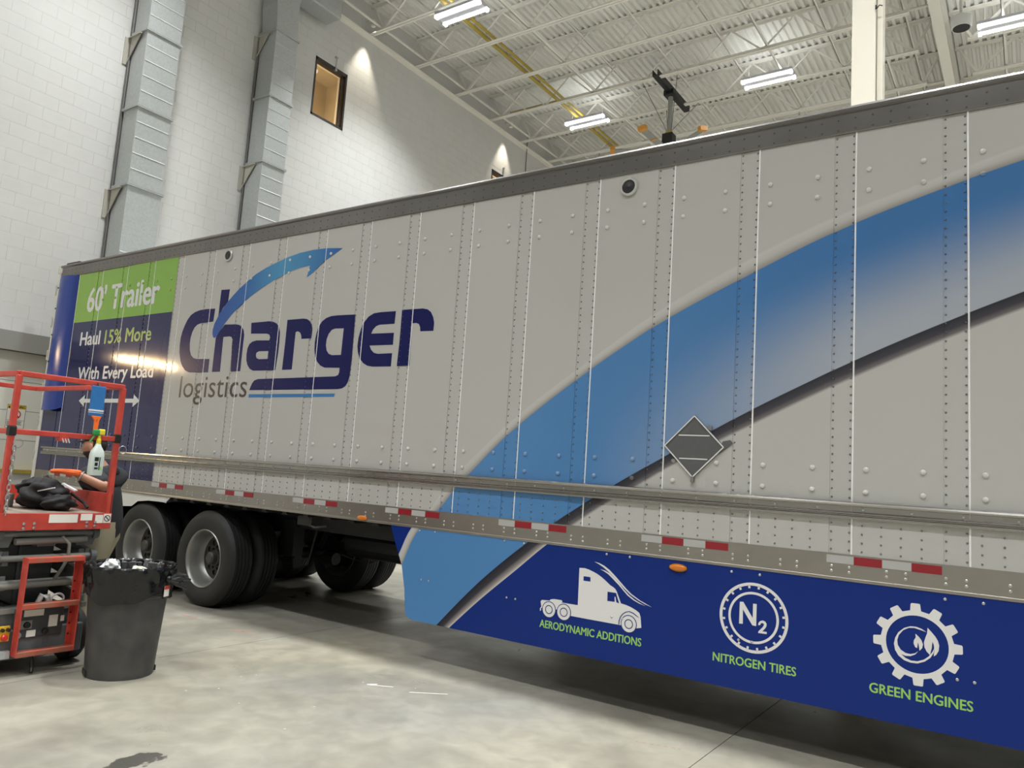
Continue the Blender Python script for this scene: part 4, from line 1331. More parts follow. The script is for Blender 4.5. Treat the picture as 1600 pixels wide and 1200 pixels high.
for ax in (0.96, -0.30):
    for side in (0, 1):
        for inner in (0, 1):
            w = mobj('wheel', tyre_me, M_rubber, TR, smooth=True)
            off = 0.03 + 0.335 * inner
            w.location = (ax, off if side == 0 else 2.59 - off, ZW)
            flip = (side == 1) ^ (inner == 1)
            if inner:
                w.location.y = (off + 0.26) if side == 0 else 2.59 - off - 0.26
            w.rotation_euler = (0, random.uniform(0, 6.28), math.pi if flip else 0)
            mobj('rim', rim_me, M_rim, w, smooth=True)
            mobj('wheel_disc', disc_me, M_rimd, w)
            if not inner:
                mobj('hub', hub_me, M_rimd, w, smooth=True)
    MB().tube([(ax, 0.2, ZW), (ax, 2.39, ZW)], 0.065, 14).build('axle', M_dark, TR, smooth=True)
    for yy in (0.72, 1.87):
        MB().lathe([(0.20, -0.07), (0.20, 0.07)], (ax, yy, ZW), 'Y', 24).build('brake_drum', M_dark, TR)
        MB().bar((ax + 0.50, yy + 0.12 * (1 if yy < 1 else -1), 0.62), (ax - 0.28, yy + 0.12 * (1 if yy < 1 else -1), 0.50), 0.09, 0.12).build('trailing_arm', M_dark, TR)
        MB().lathe([(0.09, 0.55), (0.12, 0.60), (0.105, 0.68), (0.12, 0.76), (0.10, 0.84)], (ax - 0.26, yy + 0.12 * (1 if yy < 1 else -1), 0), 'Z', 18).build('air_spring', M_rubber, TR, smooth=True)
        MB().box(ax + 0.42, ax + 0.60, yy + 0.06 * (1 if yy < 1 else -1) - 0.07, yy + 0.06 * (1 if yy < 1 else -1) + 0.07, 0.55, 0.95).build('hanger', M_dark, TR)
        MB().tube([(ax - 0.02, yy + 0.24 * (1 if yy < 1 else -1), 0.48), (ax + 0.22, yy + 0.24 * (1 if yy < 1 else -1), 0.92)], [0.03, 0.04], 10).build('shock_absorber', M_dark, TR)
        MB().tube([(ax + 0.18, yy + 0.28 * (1 if yy < 1 else -1), 0.45), (ax + 0.36, yy + 0.28 * (1 if yy < 1 else -1), 0.45)], 0.075, 14).build('brake_chamber', M_under, TR)
        MB().tube([(ax + 0.36, yy + 0.2 * (1 if yy < 1 else -1), 0.5), (ax + 0.45, yy + 0.15, 0.38), (ax + 0.62, yy + 0.2, 0.45), (ax + 0.75, yy + 0.2, 0.95)], 0.011, 6).build('brake_hose', M_under, TR)
for yy in (0.80, 1.79):
    MB().box(-1.0, 3.4, yy - 0.05, yy + 0.05, 0.86, 1.06).build('slider_rail', M_dark, TR)
MB().tube([(1.9, 1.3, 0.72), (1.9, 1.3, 0.72001), (2.9, 1.3, 0.72)], 0.16, 18).build('air_tank', M_dark, TR)
for x in (-0.95, 0.35, 1.8, 3.3):
    MB().box(x, x + 0.08, 0.8, 1.79, 0.88, 1.0).build('slider_crossbar', M_dark, TR)
MB().box(2.35, 2.55, 0.06, 0.2, 0.98, 1.07).build('pull_handle_box', M_under, TR)
MB().tube([(2.45, 0.08, 1.0), (2.62, 0.05, 0.97), (2.75, 0.08, 1.0)], 0.012, 6).build('pull_handle', M_under, TR)
# landing gear far forward
for yy in (0.5, 2.09):
    MB().box(12.2, 12.34, yy - 0.07, yy + 0.07, 0.35, 1.1).box(12.22, 12.32, yy - 0.05, yy + 0.05, 0.04, 0.35).box(12.12, 12.42, yy - 0.12, yy + 0.12, 0.0, 0.04).build('landing_leg', M_dark, TR)
# nose support: the coupled dolly plate under the kingpin
MB().box(12.9, 14.9, 0.35, 2.24, 1.04, 1.19).build('coupler_plate', M_under, TR)

# ------------------------------------------------------------------ scissor lift
M_red = mat('worn_red_paint', rgb(196, 72, 58), 0.42, noise=0.18, nscale=14, col2=rgb(176, 58, 48))
M_rust = mat('scuffed_red_paint', rgb(196, 66, 50), 0.5, noise=0.9, nscale=9, col2=rgb(140, 104, 84))
M_lgrey = mat('lift_grey_paint', rgb(98, 101, 103), 0.5, noise=0.15, nscale=10)
M_lgrey2 = mat('light_lift_grey', rgb(128, 128, 122), 0.5, noise=0.2, nscale=8)
M_deckm = mat('worn_deck', rgb(142, 128, 114), 0.65, noise=0.3, nscale=7)
M_stick = mat('white_sticker', rgb(232, 228, 218), 0.5)
M_ystick = mat('yellow_sticker', rgb(226, 186, 48), 0.5)
M_redb = mat('red_button', rgb(196, 44, 36), 0.35)
LF = thing('scissor_lift', 'red and grey scissor lift with guard rails beside the trailer wheels', 'scissor lift', (0, 0, 0))
LX0, LX1, LY0, LY1, DZ = 1.02, 2.46, -2.63, -1.85, 1.10
MB().box(LX0, LX1, LY0 + 0.01, LY1 - 0.01, DZ - 0.05, DZ).build('deck', M_deckm, LF)
tb = MB().box(LX1, LX1 + 0.012, LY0, LY1, 0.985, DZ + 0.003).build('toe_board', M_red, LF, bevel=0.002)
MB().box(LX0, LX1, LY1 - 0.012, LY1, 0.985, 1.25).build('side_sheet', M_red, LF, bevel=0.002)
MB().box(LX0, LX1, LY0, LY0 + 0.012, 0.985, 1.16).build('side_sheet', M_red, LF, bevel=0.002)
MB().box(LX0 - 0.012, LX0, LY0, LY1, 0.985, 1.23).build('side_sheet', M_red, LF, bevel=0.002)
def sticker(y0, y1, z0, z1, m=M_stick):
    MB().box(LX1 + 0.012, LX1 + 0.0135, y0, y1, z0, z1).build('sticker', m, tb)
sticker(-2.30, -2.10, 1.035, 1.095)
sticker(-2.08, -1.995, 1.05, 1.098)
sticker(-1.972, -1.914, 1.030, 1.09)
sticker(-1.910, -1.855, 1.030, 1.098)
def prohibition(y, z, r, x, parent, m=M_black):
    mm = MB()
    mm.prism([(y + r * math.cos(a), z + r * math.sin(a)) for a in [2 * math.pi * k / 24 for k in range(24)]], x, x + 0.0012, 'YZ', holes=([(y + r * 0.78 * math.cos(a), z + r * 0.78 * math.sin(a)) for a in [2 * math.pi * k / 24 for k in range(24)]],))
    d = r * 0.6
    w = r * 0.1
    mm.prism([(y - d - w, z + d - w), (y - d + w, z + d + w), (y + d + w, z - d + w), (y + d - w, z - d - w)], x, x + 0.0012, 'YZ')
    return mm.build('prohibition_mark', m, parent)
prohibition(-1.8825, 1.064, 0.024, LX1 + 0.0137, tb)
for y, z in ((-2.462, 1.03), (-2.462, 1.0), (-2.395, 1.032), (-2.395, 1.002), (-2.03, 1.035), (-2.03, 1.008), (-1.97, 1.037), (-1.97, 1.01)):
    MB().lathe([(0.011, 0.0), (0.010, 0.006), (0.0, 0.008)], (LX1 + 0.012, y, z), 'X', 8).build('bolt', M_chrome, tb)
# posts and rails (square tube)
T = 0.038
def post(x, y, z0, z1, name='post'):
    return MB().box(x - T / 2, x + T / 2, y - T / 2, y + T / 2, z0, z1).build(name, M_red, LF, bevel=0.005)
px1, px0, py0, py1 = LX1 - T / 2, LX0 + T / 2, LY0 + T / 2, LY1 - T / 2
for x, y in ((px1, py1), (px1, py0), (px0, py0)):
    post(x, y, 1.0, 1.645)
    post(x, y, 1.70, 2.06, 'upper_post')
    MB().box(x - 0.024, x + 0.024, y - 0.024, y + 0.024, 1.635, 1.70).build('black_sleeve', M_black, LF, bevel=0.004)
def rail(p, q, z, n):
    MB().bar((p[0], p[1], z), (q[0], q[1], z), T, T).build(n, M_red, LF, bevel=0.005)
cs = [(px1, py0), (px1, py1), (px0, py1), (px0, py0)]
for k in range(4):
    a, b = cs[k], cs[(k + 1) % 4]
    rail(a, b, 2.07, 'top_rail')
    if k in (0, 3):
        rail(a, b, 1.665, 'mid_rail')
MB().box(px1 - 0.03, px1 + 0.025, -2.30, -2.24, 1.62, 1.67).build('rail_latch', M_red, LF)
for y in (-2.28, -2.24, -2.26):
    MB().tube([(px1 + 0.02, y, 1.64), (px1 + 0.03, y + 0.01, 1.61)], 0.006, 6).build('latch_pin', M_chrome, LF)
# ring pins and the chain on the near post
for y in (py0, py1):
    R_ = 0.03
    MB().tube([(px1 + 0.022, y + 0.045 + R_ * math.cos(a), 1.585 + R_ * math.sin(a)) for a in [2 * math.pi * k / 16 for k in range(17)]], 0.0035, 6).build('ring_pin', M_chrome, LF)
link = MB().tube([(0, 0.011 * math.cos(a), 0.021 * math.sin(a)) for a in [2 * math.pi * k / 12 for k in range(13)]], 0.0042, 6).mesh('chain_link')
for k in range(14):
    o = mobj('chain_link', link, M_chrome, LF)
    o.location = (px1 + 0.028, py0 + 0.022, 1.55 - 0.034 * k)
    o.rotation_euler = (0, 0, math.pi / 2 if k % 2 else 0)
# scissor stack
ends = [(1.16, 2.36)]
for lv in range(3):
    z0 = 0.44 + lv * 0.17
    for y in (-2.50, -1.98):
        for d, yo in ((1, 0.0), (-1, 0.045 if y > -2.2 else -0.045)):
            a = (1.16, y + yo, z0 if d > 0 else z0 + 0.17)
            b = (2.36, y + yo, z0 + 0.17 if d > 0 else z0)
            MB().bar(a, b, 0.042, 0.10).build('scissor_arm', M_lgrey if d > 0 else M_lgrey2, LF, bevel=0.004)
    for x in (1.16, 2.37):
        MB().tube([(x, -2.56, z0 + 0.17), (x, -1.92, z0 + 0.17)], 0.022, 12).build('pivot_tube', M_lgrey2, LF, smooth=True)
    for y in (-2.57, -1.91):
        MB().lathe([(0.045, -0.02), (0.045, 0.02)], (2.37, y, z0 + 0.17), 'Y', 16).build('pivot_boss', M_lgrey, LF)
MB().tube([(2.40, -2.47, 0.90), (2.40, -1.98, 0.905)], 0.024, 12).build('cross_tube', M_lgrey2, LF, smooth=True)
MB().tube([(2.40, -2.55, 0.595), (2.40, -1.98, 0.60)], 0.024, 12).build('cross_tube', M_lgrey2, LF, smooth=True)
MB().box(1.4, 2.2, -2.35, -2.1, 0.42, 0.86).build('lift_cylinder_block', mat('dark_lift_grey', rgb(62, 64, 66), 0.5), LF, bevel=0.02)
MB().tube([(2.41, -2.16, 0.93), (2.44, -2.12, 0.88), (2.44, -2.115, 0.78), (2.42, -2.14, 0.70), (2.39, -2.17, 0.62)], 0.012, 8).build('hose', M_lgrey2, LF, smooth=True)
# brackets under the toe board
for y in (-2.56, -1.98, -2.25):
    MB().prism([(y - 0.10, 0.985), (y + 0.10, 0.985), (y + 0.06, 0.86), (y - 0.06, 0.86)], 2.30, 2.38, 'YZ').build('gusset', M_lgrey, LF)
# chassis
ch = MB().box(0.98, 2.40, -2.52, -1.98, 0.13, 0.42).build('chassis', M_lgrey, LF, bevel=0.02)
MB().box(2.40, 2.44, -2.60, -1.94, 0.10, 0.30).build('end_plate', M_lgrey, LF, bevel=0.01)
for x, y in ((2.22, -1.93), (2.22, -2.57), (1.15, -1.93), (1.15, -2.57)):
    w = MB().lathe([(0.10, -0.055), (0.175, -0.055), (0.19, -0.04), (0.19, 0.04), (0.175, 0.055), (0.10, 0.055)], (x, y, 0.19), 'Y', 32, closed=True).build('wheel', M_rubber, LF, smooth=True)
    MB().lathe([(0.0, -0.045), (0.06, -0.05), (0.102, -0.03), (0.102, 0.03), (0.06, 0.05), (0.0, 0.045)], (x, y, 0.19), 'Y', 24).build('wheel_hub', M_lgrey2, w, smooth=True)
MB().box(2.30, 2.42, -2.60, -1.93, 0.41, 0.445).build('wheel_cover', M_lgrey2, LF)
# ground control panel with marks
pn = MB().box(2.40, 2.455, -2.42, -2.10, 0.24, 0.44).build('control_panel', mat('dark_lift_grey', rgb(62, 64, 66), 0.5), LF, bevel=0.008)
for y0, y1, z0, z1, m in ((-2.37, -2.24, 0.385, 0.43, M_stick), (-2.20, -2.14, 0.30, 0.38, M_stick), (-2.385, -2.31, 0.30, 0.36, M_lgrey2), (-2.34, -2.28, 0.245, 0.29, M_stick), (-2.12, -2.095, 0.33, 0.37, M_stick)):
    MB().box(2.455, 2.4575, y0, y1, z0, z1).build('panel_plate', m, pn)
for y, z, r, m in ((-2.345, 0.33, 0.022, M_black), (-2.22, 0.275, 0.022, M_black), (-2.40, 0.265, 0.024, M_chrome)):
    MB().lathe([(r, 0.0), (r * 0.9, 0.018), (0.0, 0.02)], (2.4575, y, z), 'X', 16).build('knob', m, pn)
MB().tube([(2.46, -2.30, 0.46), (2.475, -2.28, 0.53), (2.475, -2.24, 0.52), (2.47, -2.23, 0.47)], [0.018, 0.02, 0.02, 0.016], 10).build('release_lever', M_galv, LF, smooth=True)
R_ = 0.036
MB().tube([(2.475, -2.17 + R_ * 1.2 * math.cos(a), 0.495 + R_ * math.sin(a)) for a in [2 * math.pi * k / 18 for k in range(19)]], 0.008, 8).build('release_ring', M_galv, LF, smooth=True)
es = MB().box(2.44, 2.46, -2.52, -2.45, 0.235, 0.335).build('emergency_stop_plate', M_ystick, LF)
MB().lathe([(0.02, 0.0), (0.022, 0.02), (0.015, 0.03), (0.0, 0.03)], (2.46, -2.485, 0.262), 'X', 16).build('stop_button', M_redb, es, smooth=True)
for y in (-2.50, -2.465):
    MB().lathe([(0.013, 0.0), (0.012, 0.02), (0.0, 0.022)], (2.46, y, 0.312), 'X', 12).build('switch', M_black, es)
MB().box(2.44, 2.48, -2.60, -2.44, 0.12, 0.17).build('tie_down_plate', M_galv, LF)
# entry ladder
ld_ = LX1 + 0.05
for y in (-2.415, -2.062):
    m = MB().box(ld_ - 0.04, ld_ - 0.034, y - 0.018, y + 0.018, 0.135, 0.80).box(ld_ - 0.04, ld_ + 0.04, *((y - 0.018, y - 0.011) if y < -2.2 else (y + 0.011, y + 0.018)), 0.135, 0.80)
    st = m.build('ladder_stile', M_red, LF, bevel=0.004)
    for q in range(6):
        if y > -2.2:
            MB().lathe([(0.007, 0.0), (0.007, 0.002)], (ld_ - 0.034, y - 0.003, 0.24 + 0.075 * q), 'X', 8).build('stile_hole', M_black, st)
for z in (0.785, 0.47, 0.15):
    MB().box(ld_ - 0.03, ld_ + 0.04, -2.43, -2.047, z - 0.02, z + 0.016).build('ladder_rung', M_rust, LF, bevel=0.004)
MB().tube([(2.47, -2.30, 0.14), (2.49, -2.295, 0.09), (2.49, -2.29, 0.05), (2.51, -2.30, 0.012)], 0.013, 8).build('ground_strap', M_dark, LF)

# ------------------------------------------------------------------ things on the lift
M_bag = mat('black_fabric', rgb(26, 24, 26), 0.8)
def lump(name, c, size, material, seed, n=32, m=20, amp=0.22, parent=None):
    rnd = random.Random(seed)
    ph = [(rnd.uniform(0, 6.28), rnd.uniform(0, 6.28), rnd.randint(2, 5), rnd.randint(1, 4)) for _ in range(5)]
    v, f = [], []
    for j in range(m + 1):
        th = math.pi * j / m
        for k in range(n):
            a = 2 * math.pi * k / n
            d = 1 + amp * sum(math.sin(p[2] * a + p[0]) * math.sin(p[3] * th * 2 + p[1]) for p in ph) / 2.2
            z = math.cos(th) * d
            z = max(z, -0.75)
            v.append((c[0] + size[0] * math.sin(th) * math.cos(a) * d, c[1] + size[1] * math.sin(th) * math.sin(a) * d, c[2] + size[2] * z))
    for j in range(m):
        for k in range(n):
            f.append((j * n + k, (j + 1) * n + k, (j + 1) * n + (k + 1) % n, j * n + (k + 1) % n))
    o = MB().add(v, f).build(name, material, parent)
    for p in o.data.polygons:
        p.use_smooth = True
    return o
bag = thing('tool_bag', 'crumpled black tool bag with white trim on the lift deck', 'bag', (1.98, -2.13, DZ + 0.008))
lump('bag_body', (0, 0, 0.095), (0.20, 0.16, 0.125), M_bag, 3, parent=bag)
lump('bag_flap', (-0.12, -0.02, 0.14), (0.13, 0.12, 0.07), M_bag, 5, parent=bag)
lump('bag_pocket', (0.20, 0.02, 0.05), (0.10, 0.12, 0.065), M_bag, 8, parent=bag)
MB().bar((0.12, -0.10, 0.13), (0.26, -0.05, 0.165), 0.012, 0.008).build('white_trim', M_white, bag)
MB().bar((0.1, 0.08, 0.19), (0.2, 0.14, 0.14), 0.03, 0.012).build('white_trim', M_white, bag)
MB().tube([(0.12, 0.14, 0.12), (0.20, 0.21, 0.05), (0.24, 0.22, 0.015)], 0.012, 8).build('strap', M_bag, bag)
bx = MB().box(-0.16, 0.16, -0.10, 0.10, 0, 0.10).build('parts_box', mat('grey_card', rgb(150, 146, 140), 0.7), bevel=0.004)
bx.location = (1.72, -2.42, DZ + 0.001)
bx.rotation_euler = (0, 0, 0.3)
tag(bx, 'grey cardboard box on the lift deck beside the black bag', 'box')
rg = lump('rag', (1.72, -2.44, DZ + 0.125), (0.06, 0.045, 0.03), mat('white_cloth', rgb(220, 216, 208), 0.8), 11, amp=0.35)
tag(rg, 'crumpled white rag lying on the grey cardboard box', 'rag')

# blue squeegee with orange handle hung on the top rail
sq = thing('squeegee', 'blue film squeegee with an orange handle hanging from the red top rail', 'squeegee', (2.475, -2.075, 1.70))
MB().box(0, 0.014, -0.052, 0.052, 0.125, 0.35).build('blade_sleeve', mat('blue_sleeve', rgb(42, 112, 176), 0.5, noise=0.1, nscale=30), sq, bevel=0.004)
MB().box(-0.001, 0.0155, -0.053, 0.053, 0.160, 0.172).build('white_band', M_white, sq)
MB().box(-0.001, 0.0155, -0.053, 0.053, 0.148, 0.152).build('white_band', M_white, sq)
MB().prism([(-0.032, 0.125), (0.044, 0.125), (0.030, 0.09), (0.026, 0.0), (0.0, 0.0), (-0.004, 0.09)], 0.0, 0.016, 'YZ', holes=([(0.008, 0.10), (0.014, 0.10), (0.012, 0.07)],)).build('handle', mat('orange_plastic', rgb(244, 112, 40), 0.4), sq, bevel=0.003)
MB().tube([(0.007, 0, 0.35), (-0.01, 0, 0.375)], 0.006, 6).build('hook', M_dark, sq)

# spray bottle hung on the mid rail
sp_ = thing('spray_bottle', 'translucent spray bottle with green and yellow trigger hung on the lift rail', 'spray bottle', (2.49, -2.03, 1.385))
M_bottle = mat('milky_bottle', rgb(206, 216, 210), 0.35)
bt = MB()
bv, bf = [], []
prof = [(0.0, 0.046, 0.030), (0.012, 0.050, 0.034), (0.15, 0.050, 0.034), (0.18, 0.044, 0.031), (0.215, 0.022, 0.020), (0.24, 0.014, 0.014)]
n = 20
for z, a, b in prof:
    for k in range(n):
        t = 2 * math.pi * k / n
        c, s = math.cos(t), math.sin(t)
        e = 0.6
        bv.append((b * math.copysign(abs(c) ** e, c), a * math.copysign(abs(s) ** e, s), z))
for j in range(len(prof) - 1):
    for k in range(n):
        bf.append((j * n + k, j * n + (k + 1) % n, (j + 1) * n + (k + 1) % n, (j + 1) * n + k))
bf += [tuple(range(n))[::-1], tuple((len(prof) - 1) * n + k for k in range(n))]
bb = bt.add(bv, bf).build('bottle', M_bottle, sp_, smooth=True)
MB().box(0.0335, 0.035, -0.034, 0.028, 0.035, 0.14).build('label', mat('pale_label', rgb(192, 206, 200), 0.5), bb)
MB().box(0.035, 0.036, -0.03, 0.0, 0.105, 0.135).box(0.035, 0.036, 0.005, 0.012, 0.04, 0.135).box(0.035, 0.036, -0.026, -0.004, 0.07, 0.095).box(0.035, 0.036, -0.026, 0.0, 0.045, 0.06).build('label_print', M_black_ink, bb)
MB().box(0.035, 0.036, 0.014, 0.027, 0.042, 0.065).build('label_patch', M_green, bb)
MB().lathe([(0.017, 0.235), (0.017, 0.262), (0.013, 0.275)], n=14).build('collar', mat('yellow_cap', rgb(226, 204, 50), 0.4), sp_)
MB().box(-0.015, 0.015, -0.05, 0.03, 0.295, 0.34).build('trigger_head', mat('green_trigger', rgb(42, 140, 70), 0.4), sp_, bevel=0.01)
MB().box(-0.013, 0.017, -0.01, 0.035, 0.30, 0.345).build('yellow_nozzle', mat('yellow_cap', rgb(226, 204, 50), 0.4), sp_, bevel=0.008)
MB().tube([(0.0, -0.03, 0.30), (0.0, -0.05, 0.27), (0.0, -0.065, 0.245)], 0.007, 6).build('trigger', mat('green_trigger', rgb(42, 140, 70), 0.4), sp_)
MB().tube([(0, 0, 0.27), (0, 0, 0.30)], 0.011, 8).build('neck', mat('yellow_cap', rgb(226, 204, 50), 0.4), sp_)

# warning sign on the dock door
sg = thing('warning_sign', 'white warning sign with yellow header and a crossed out figure on the door', 'sign', (WX - 0.07, 0.05, 1.79))
MB().box(0.0, 0.004, -0.125, 0.125, 0.0, 0.345).build('board', M_stick, sg)
MB().box(0.004, 0.005, -0.12, 0.12, 0.285, 0.34).build('yellow_header', M_ystick, sg)
fm = MB()
for a in ((-0.125, 0.125, 0, 0.006), (-0.125, 0.125, 0.339, 0.345), (-0.125, -0.119, 0, 0.345), (0.119, 0.125, 0, 0.345), (-0.125, 0.125, 0.118, 0.122)):
    fm.box(0.004, 0.0055, *a)
fm.build('border', mat('grey_sign_frame', rgb(120, 120, 120), 0.5), sg)
tm = text_mesh('WARNING', -0.075, 0.11, 0.293, 0.038, 0.0, bold=0.03)
for v in tm.vertices:
    v.co = (0.0055 - v.co.y, v.co.x, v.co.z)
mobj('lettering', tm, M_black, sg)
MB().prism([(-0.115, 0.292), (-0.082, 0.292), (-0.0985, 0.33)], 0.005, 0.006, 'YZ').build('warning_triangle', M_black, sg)
prohibition(0.0, 0.205, 0.065, 0.0065, sg, mat('sign_red', rgb(190, 60, 60), 0.5))
MB().sphere((0.005, 0.015, 0.235), 0.011, 10, 6, (0.2, 1, 1)).bar((0.005, 0.01, 0.22), (0.005, -0.02, 0.195), 0.002, 0.018, (1, 0, 0)).bar((0.005, -0.02, 0.195), (0.005, 0.025, 0.175), 0.002, 0.012, (1, 0, 0)).bar((0.005, 0.0, 0.215), (0.005, -0.03, 0.225), 0.002, 0.008, (1, 0, 0)).build('figure', M_black, sg)
for z, w in ((0.098, 0.2), (0.078, 0.19), (0.058, 0.2), (0.038, 0.14)):
    MB().box(0.004, 0.005, -0.11, -0.11 + w, z - 0.004, z + 0.004).build('text_line', M_black, sg)

# ------------------------------------------------------------------ trash can
CX, CY = 2.85, -1.86
tc_ = thing('trash_can', 'round dark grey plastic trash can lined with a black bag on the floor', 'trash can', (CX, CY, 0))
M_can = mat('grey_can_plastic', rgb(50, 50, 52), 0.5, noise=0.3, nscale=7, col2=rgb(74, 72, 69))
MB().lathe([(0.0, 0.012), (0.195, 0.012), (0.205, 0.0), (0.222, 0.0), (0.226, 0.03), (0.25, 0.40), (0.262, 0.55), (0.272, 0.56), (0.28, 0.70), (0.288, 0.72), (0.292, 0.745), (0.285, 0.752), (0.272, 0.745), (0.262, 0.60), (0.245, 0.40), (0.21, 0.03), (0.0, 0.03)], n=48).build('can_body', M_can, tc_, smooth=True)
for a in (-1.9, 1.25):
    R = Matrix.Rotation(a, 3, 'Z')
    MB().obox(R @ Vector((0.20, 0, 0.03)), (0.06, 0.12, 0.035), R).build('foot_grip', M_black, tc_)
M_liner = mat('black_bag_film', rgb(14, 14, 16), 0.2, bump=0.8, bscale=14)
rnd = random.Random(4)
ph = [rnd.uniform(0, 6.28) for _ in range(8)]
def wr(r, h, a, j):
    w = 0.006 * math.sin(17 * a + ph[0] + j) + 0.005 * math.sin(29 * a + ph[1] - j * 0.7) + 0.004 * math.sin(9 * a + ph[2])
    hh = h
    if j < 3:
        hh = h + 0.030 * math.sin(3 * a + ph[3]) + 0.012 * math.sin(7 * a + ph[4])
        return r + 0.006 + abs(w) * 0.6, hh
    if j > 8:
        w *= 2.5
        hh += 0.01 * math.sin(6 * a + ph[5])
    return r + w + 0.004, hh
MB().lathe([(0.279, 0.545), (0.281, 0.58), (0.285, 0.62), (0.289, 0.66), (0.294, 0.70), (0.300, 0.735), (0.302, 0.76), (0.294, 0.772), (0.278, 0.762), (0.255, 0.70), (0.235, 0.62), (0.15, 0.55), (0.0, 0.54)], n=90, jitter=wr).build('bag_liner', M_liner, tc_, smooth=True)
kx = Vector((0.505, 0.863, 0))
kn = MB()
side = Vector((0.90, 0.433, 0)).normalized() * 0.30
for q, (dx, dz, l) in enumerate(((0.0, 0.0, 0.10), (0.02, 0.03, 0.12), (0.0, -0.03, 0.13), (0.03, 0.01, 0.15))):
    p0 = side + Vector((0, 0, 0.685))
    kn.tube([p0, p0 + kx * (l * 0.45) + Vector((0, 0, dz)), p0 + kx * l + Vector((0, 0, dz * 1.6 - 0.02))], [0.014, 0.022, 0.006], 7)
kn.sphere(side + Vector((0, 0, 0.685)), 0.026, 10, 6)
kn.build('bag_knot', M_liner, tc_, smooth=True)
R = Matrix.Rotation(math.atan2(side.y, side.x), 3, 'Z')
stk = MB().obox(side * 0.985 + Vector((0, 0, 0.60)), (0.004, 0.055, 0.075), R).build('sticker', M_stick, tc_)
MB().obox(side * 0.993 + Vector((0, 0, 0.625)), (0.004, 0.055, 0.025), R).build('sticker_header', M_redb, stk)
pa = lump('crumpled_paper', (CX - 0.13, CY - 0.08, 0.735), (0.065, 0.05, 0.05), M_white, 21, amp=0.3)
tag(pa, 'crumpled white paper at the left edge inside the lined trash can', 'paper')
pa = lump('crumpled_paper', (CX + 0.08, CY + 0.02, 0.725), (0.10, 0.03, 0.03), mat('cream_paper', rgb(206, 204, 190), 0.7), 22, amp=0.25)
tag(pa, 'cream paper scrap near the middle of the lined trash can', 'paper')
lump_l = MB().lathe([(0.0, 0.54), (0.22, 0.60), (0.0, 0.70)], n=20)

# ------------------------------------------------------------------ the worker
M_skin = mat('skin', rgb(176, 128, 102), 0.5, noise=0.08, nscale=30)
M_hood = mat('black_hoodie', rgb(34, 35, 38), 0.85, bump=0.3, bscale=25)
M_trou = mat('khaki_trousers', rgb(150, 142, 118), 0.85)
M_glove = mat('orange_glove', rgb(238, 104, 38), 0.5)
M_cap = mat('black_cap', rgb(26, 25, 26), 0.8)
M_hair = mat('dark_hair', rgb(34, 26, 22), 0.8)
F = Vector((-0.83, -0.557, 0)).normalized()      # facing the lift deck
LFT = Vector((0, 0, 1)).cross(F)                 # his left
UP = Vector((0, 0, 1))
def skin_mesh(name, verts, edges, radii, sub=2):
    me = bpy.data.meshes.new(name)
    me.from_pydata([tuple(v) for v in verts], edges, [])
    o = bpy.data.objects.new(name, me)
    C.objects.link(o)
    sk = o.modifiers.new('skin', 'SKIN')
    sk.use_smooth_shade = True
    for i, r in enumerate(radii):
        d = me.skin_vertices[0].data[i]
        d.radius = r if isinstance(r, tuple) else (r, r)
        d.use_root = (i == 0)
    ss = o.modifiers.new('sub', 'SUBSURF')
    ss.levels = sub
    ss.render_levels = sub
    bpy.context.view_layer.update()
    out = bpy.data.meshes.new_from_object(o.evaluated_get(bpy.context.evaluated_depsgraph_get()))
    bpy.data.objects.remove(o)
    return out
def mesh_to(mb, me):
    mb.add([v.co[:] for v in me.vertices], [tuple(p.vertices) for p in me.polygons])
    bpy.data.meshes.remove(me)

base = Vector((1.862, -1.587, 0))
pel = base + Vector((0, 0, 0.90)) - F * 0.02
wai = base + Vector((0, 0, 1.06)) + F * 0.0
che = base + Vector((0, 0, 1.26)) + F * 0.03
nek = base + Vector((0, 0, 1.42)) + F * 0.07
hd0 = base + Vector((0, 0, 1.50)) + F * 0.11
shL = che + LFT * 0.185 + UP * 0.10 + F * 0.01
shR = che - LFT * 0.185 + UP * 0.10 + F * 0.01
elL = Vector((2.19, -1.765, 1.275))
wrL = Vector((2.055, -1.965, 1.385))
elR = shR + Vector((0.0, 0.0, -0.25)) + F * 0.10
wrR = elR + F * 0.23 + Vector((0, 0, -0.04))
hipL, hipR = pel + LFT * 0.08 - UP * 0.05, pel - LFT * 0.06 - UP * 0.05 + F * 0.03
knL, knR = base + LFT * 0.11 + UP * 0.48 + F * 0.04, base - LFT * 0.04 + UP * 0.48 + F * 0.12
anL, anR = base + LFT * 0.12 + UP * 0.09 - F * 0.02, base - LFT * 0.05 + UP * 0.09 + F * 0.10
toL, toR = anL + F * 0.17 - UP * 0.05, anR + F * 0.17 - UP * 0.05
bv = [pel, wai, che, nek, hd0, shL, elL, wrL, shR, elR, wrR, hipL, knL, anL, toL, hipR, knR, anR, toR]
be_ = [(0, 1), (1, 2), (2, 3), (3, 4), (2, 5), (5, 6), (6, 7), (2, 8), (8, 9), (9, 10), (0, 11), (11, 12), (12, 13), (13, 14), (0, 15), (15, 16), (16, 17), (17, 18)]
br = [0.13, 0.12, 0.125, 0.058, 0.06, 0.058, 0.042, 0.028, 0.062, 0.042, 0.028, 0.09, 0.06, 0.042, 0.03, 0.09, 0.06, 0.042, 0.03]
body = MB()
mesh_to(body, skin_mesh('b', bv, be_, br))
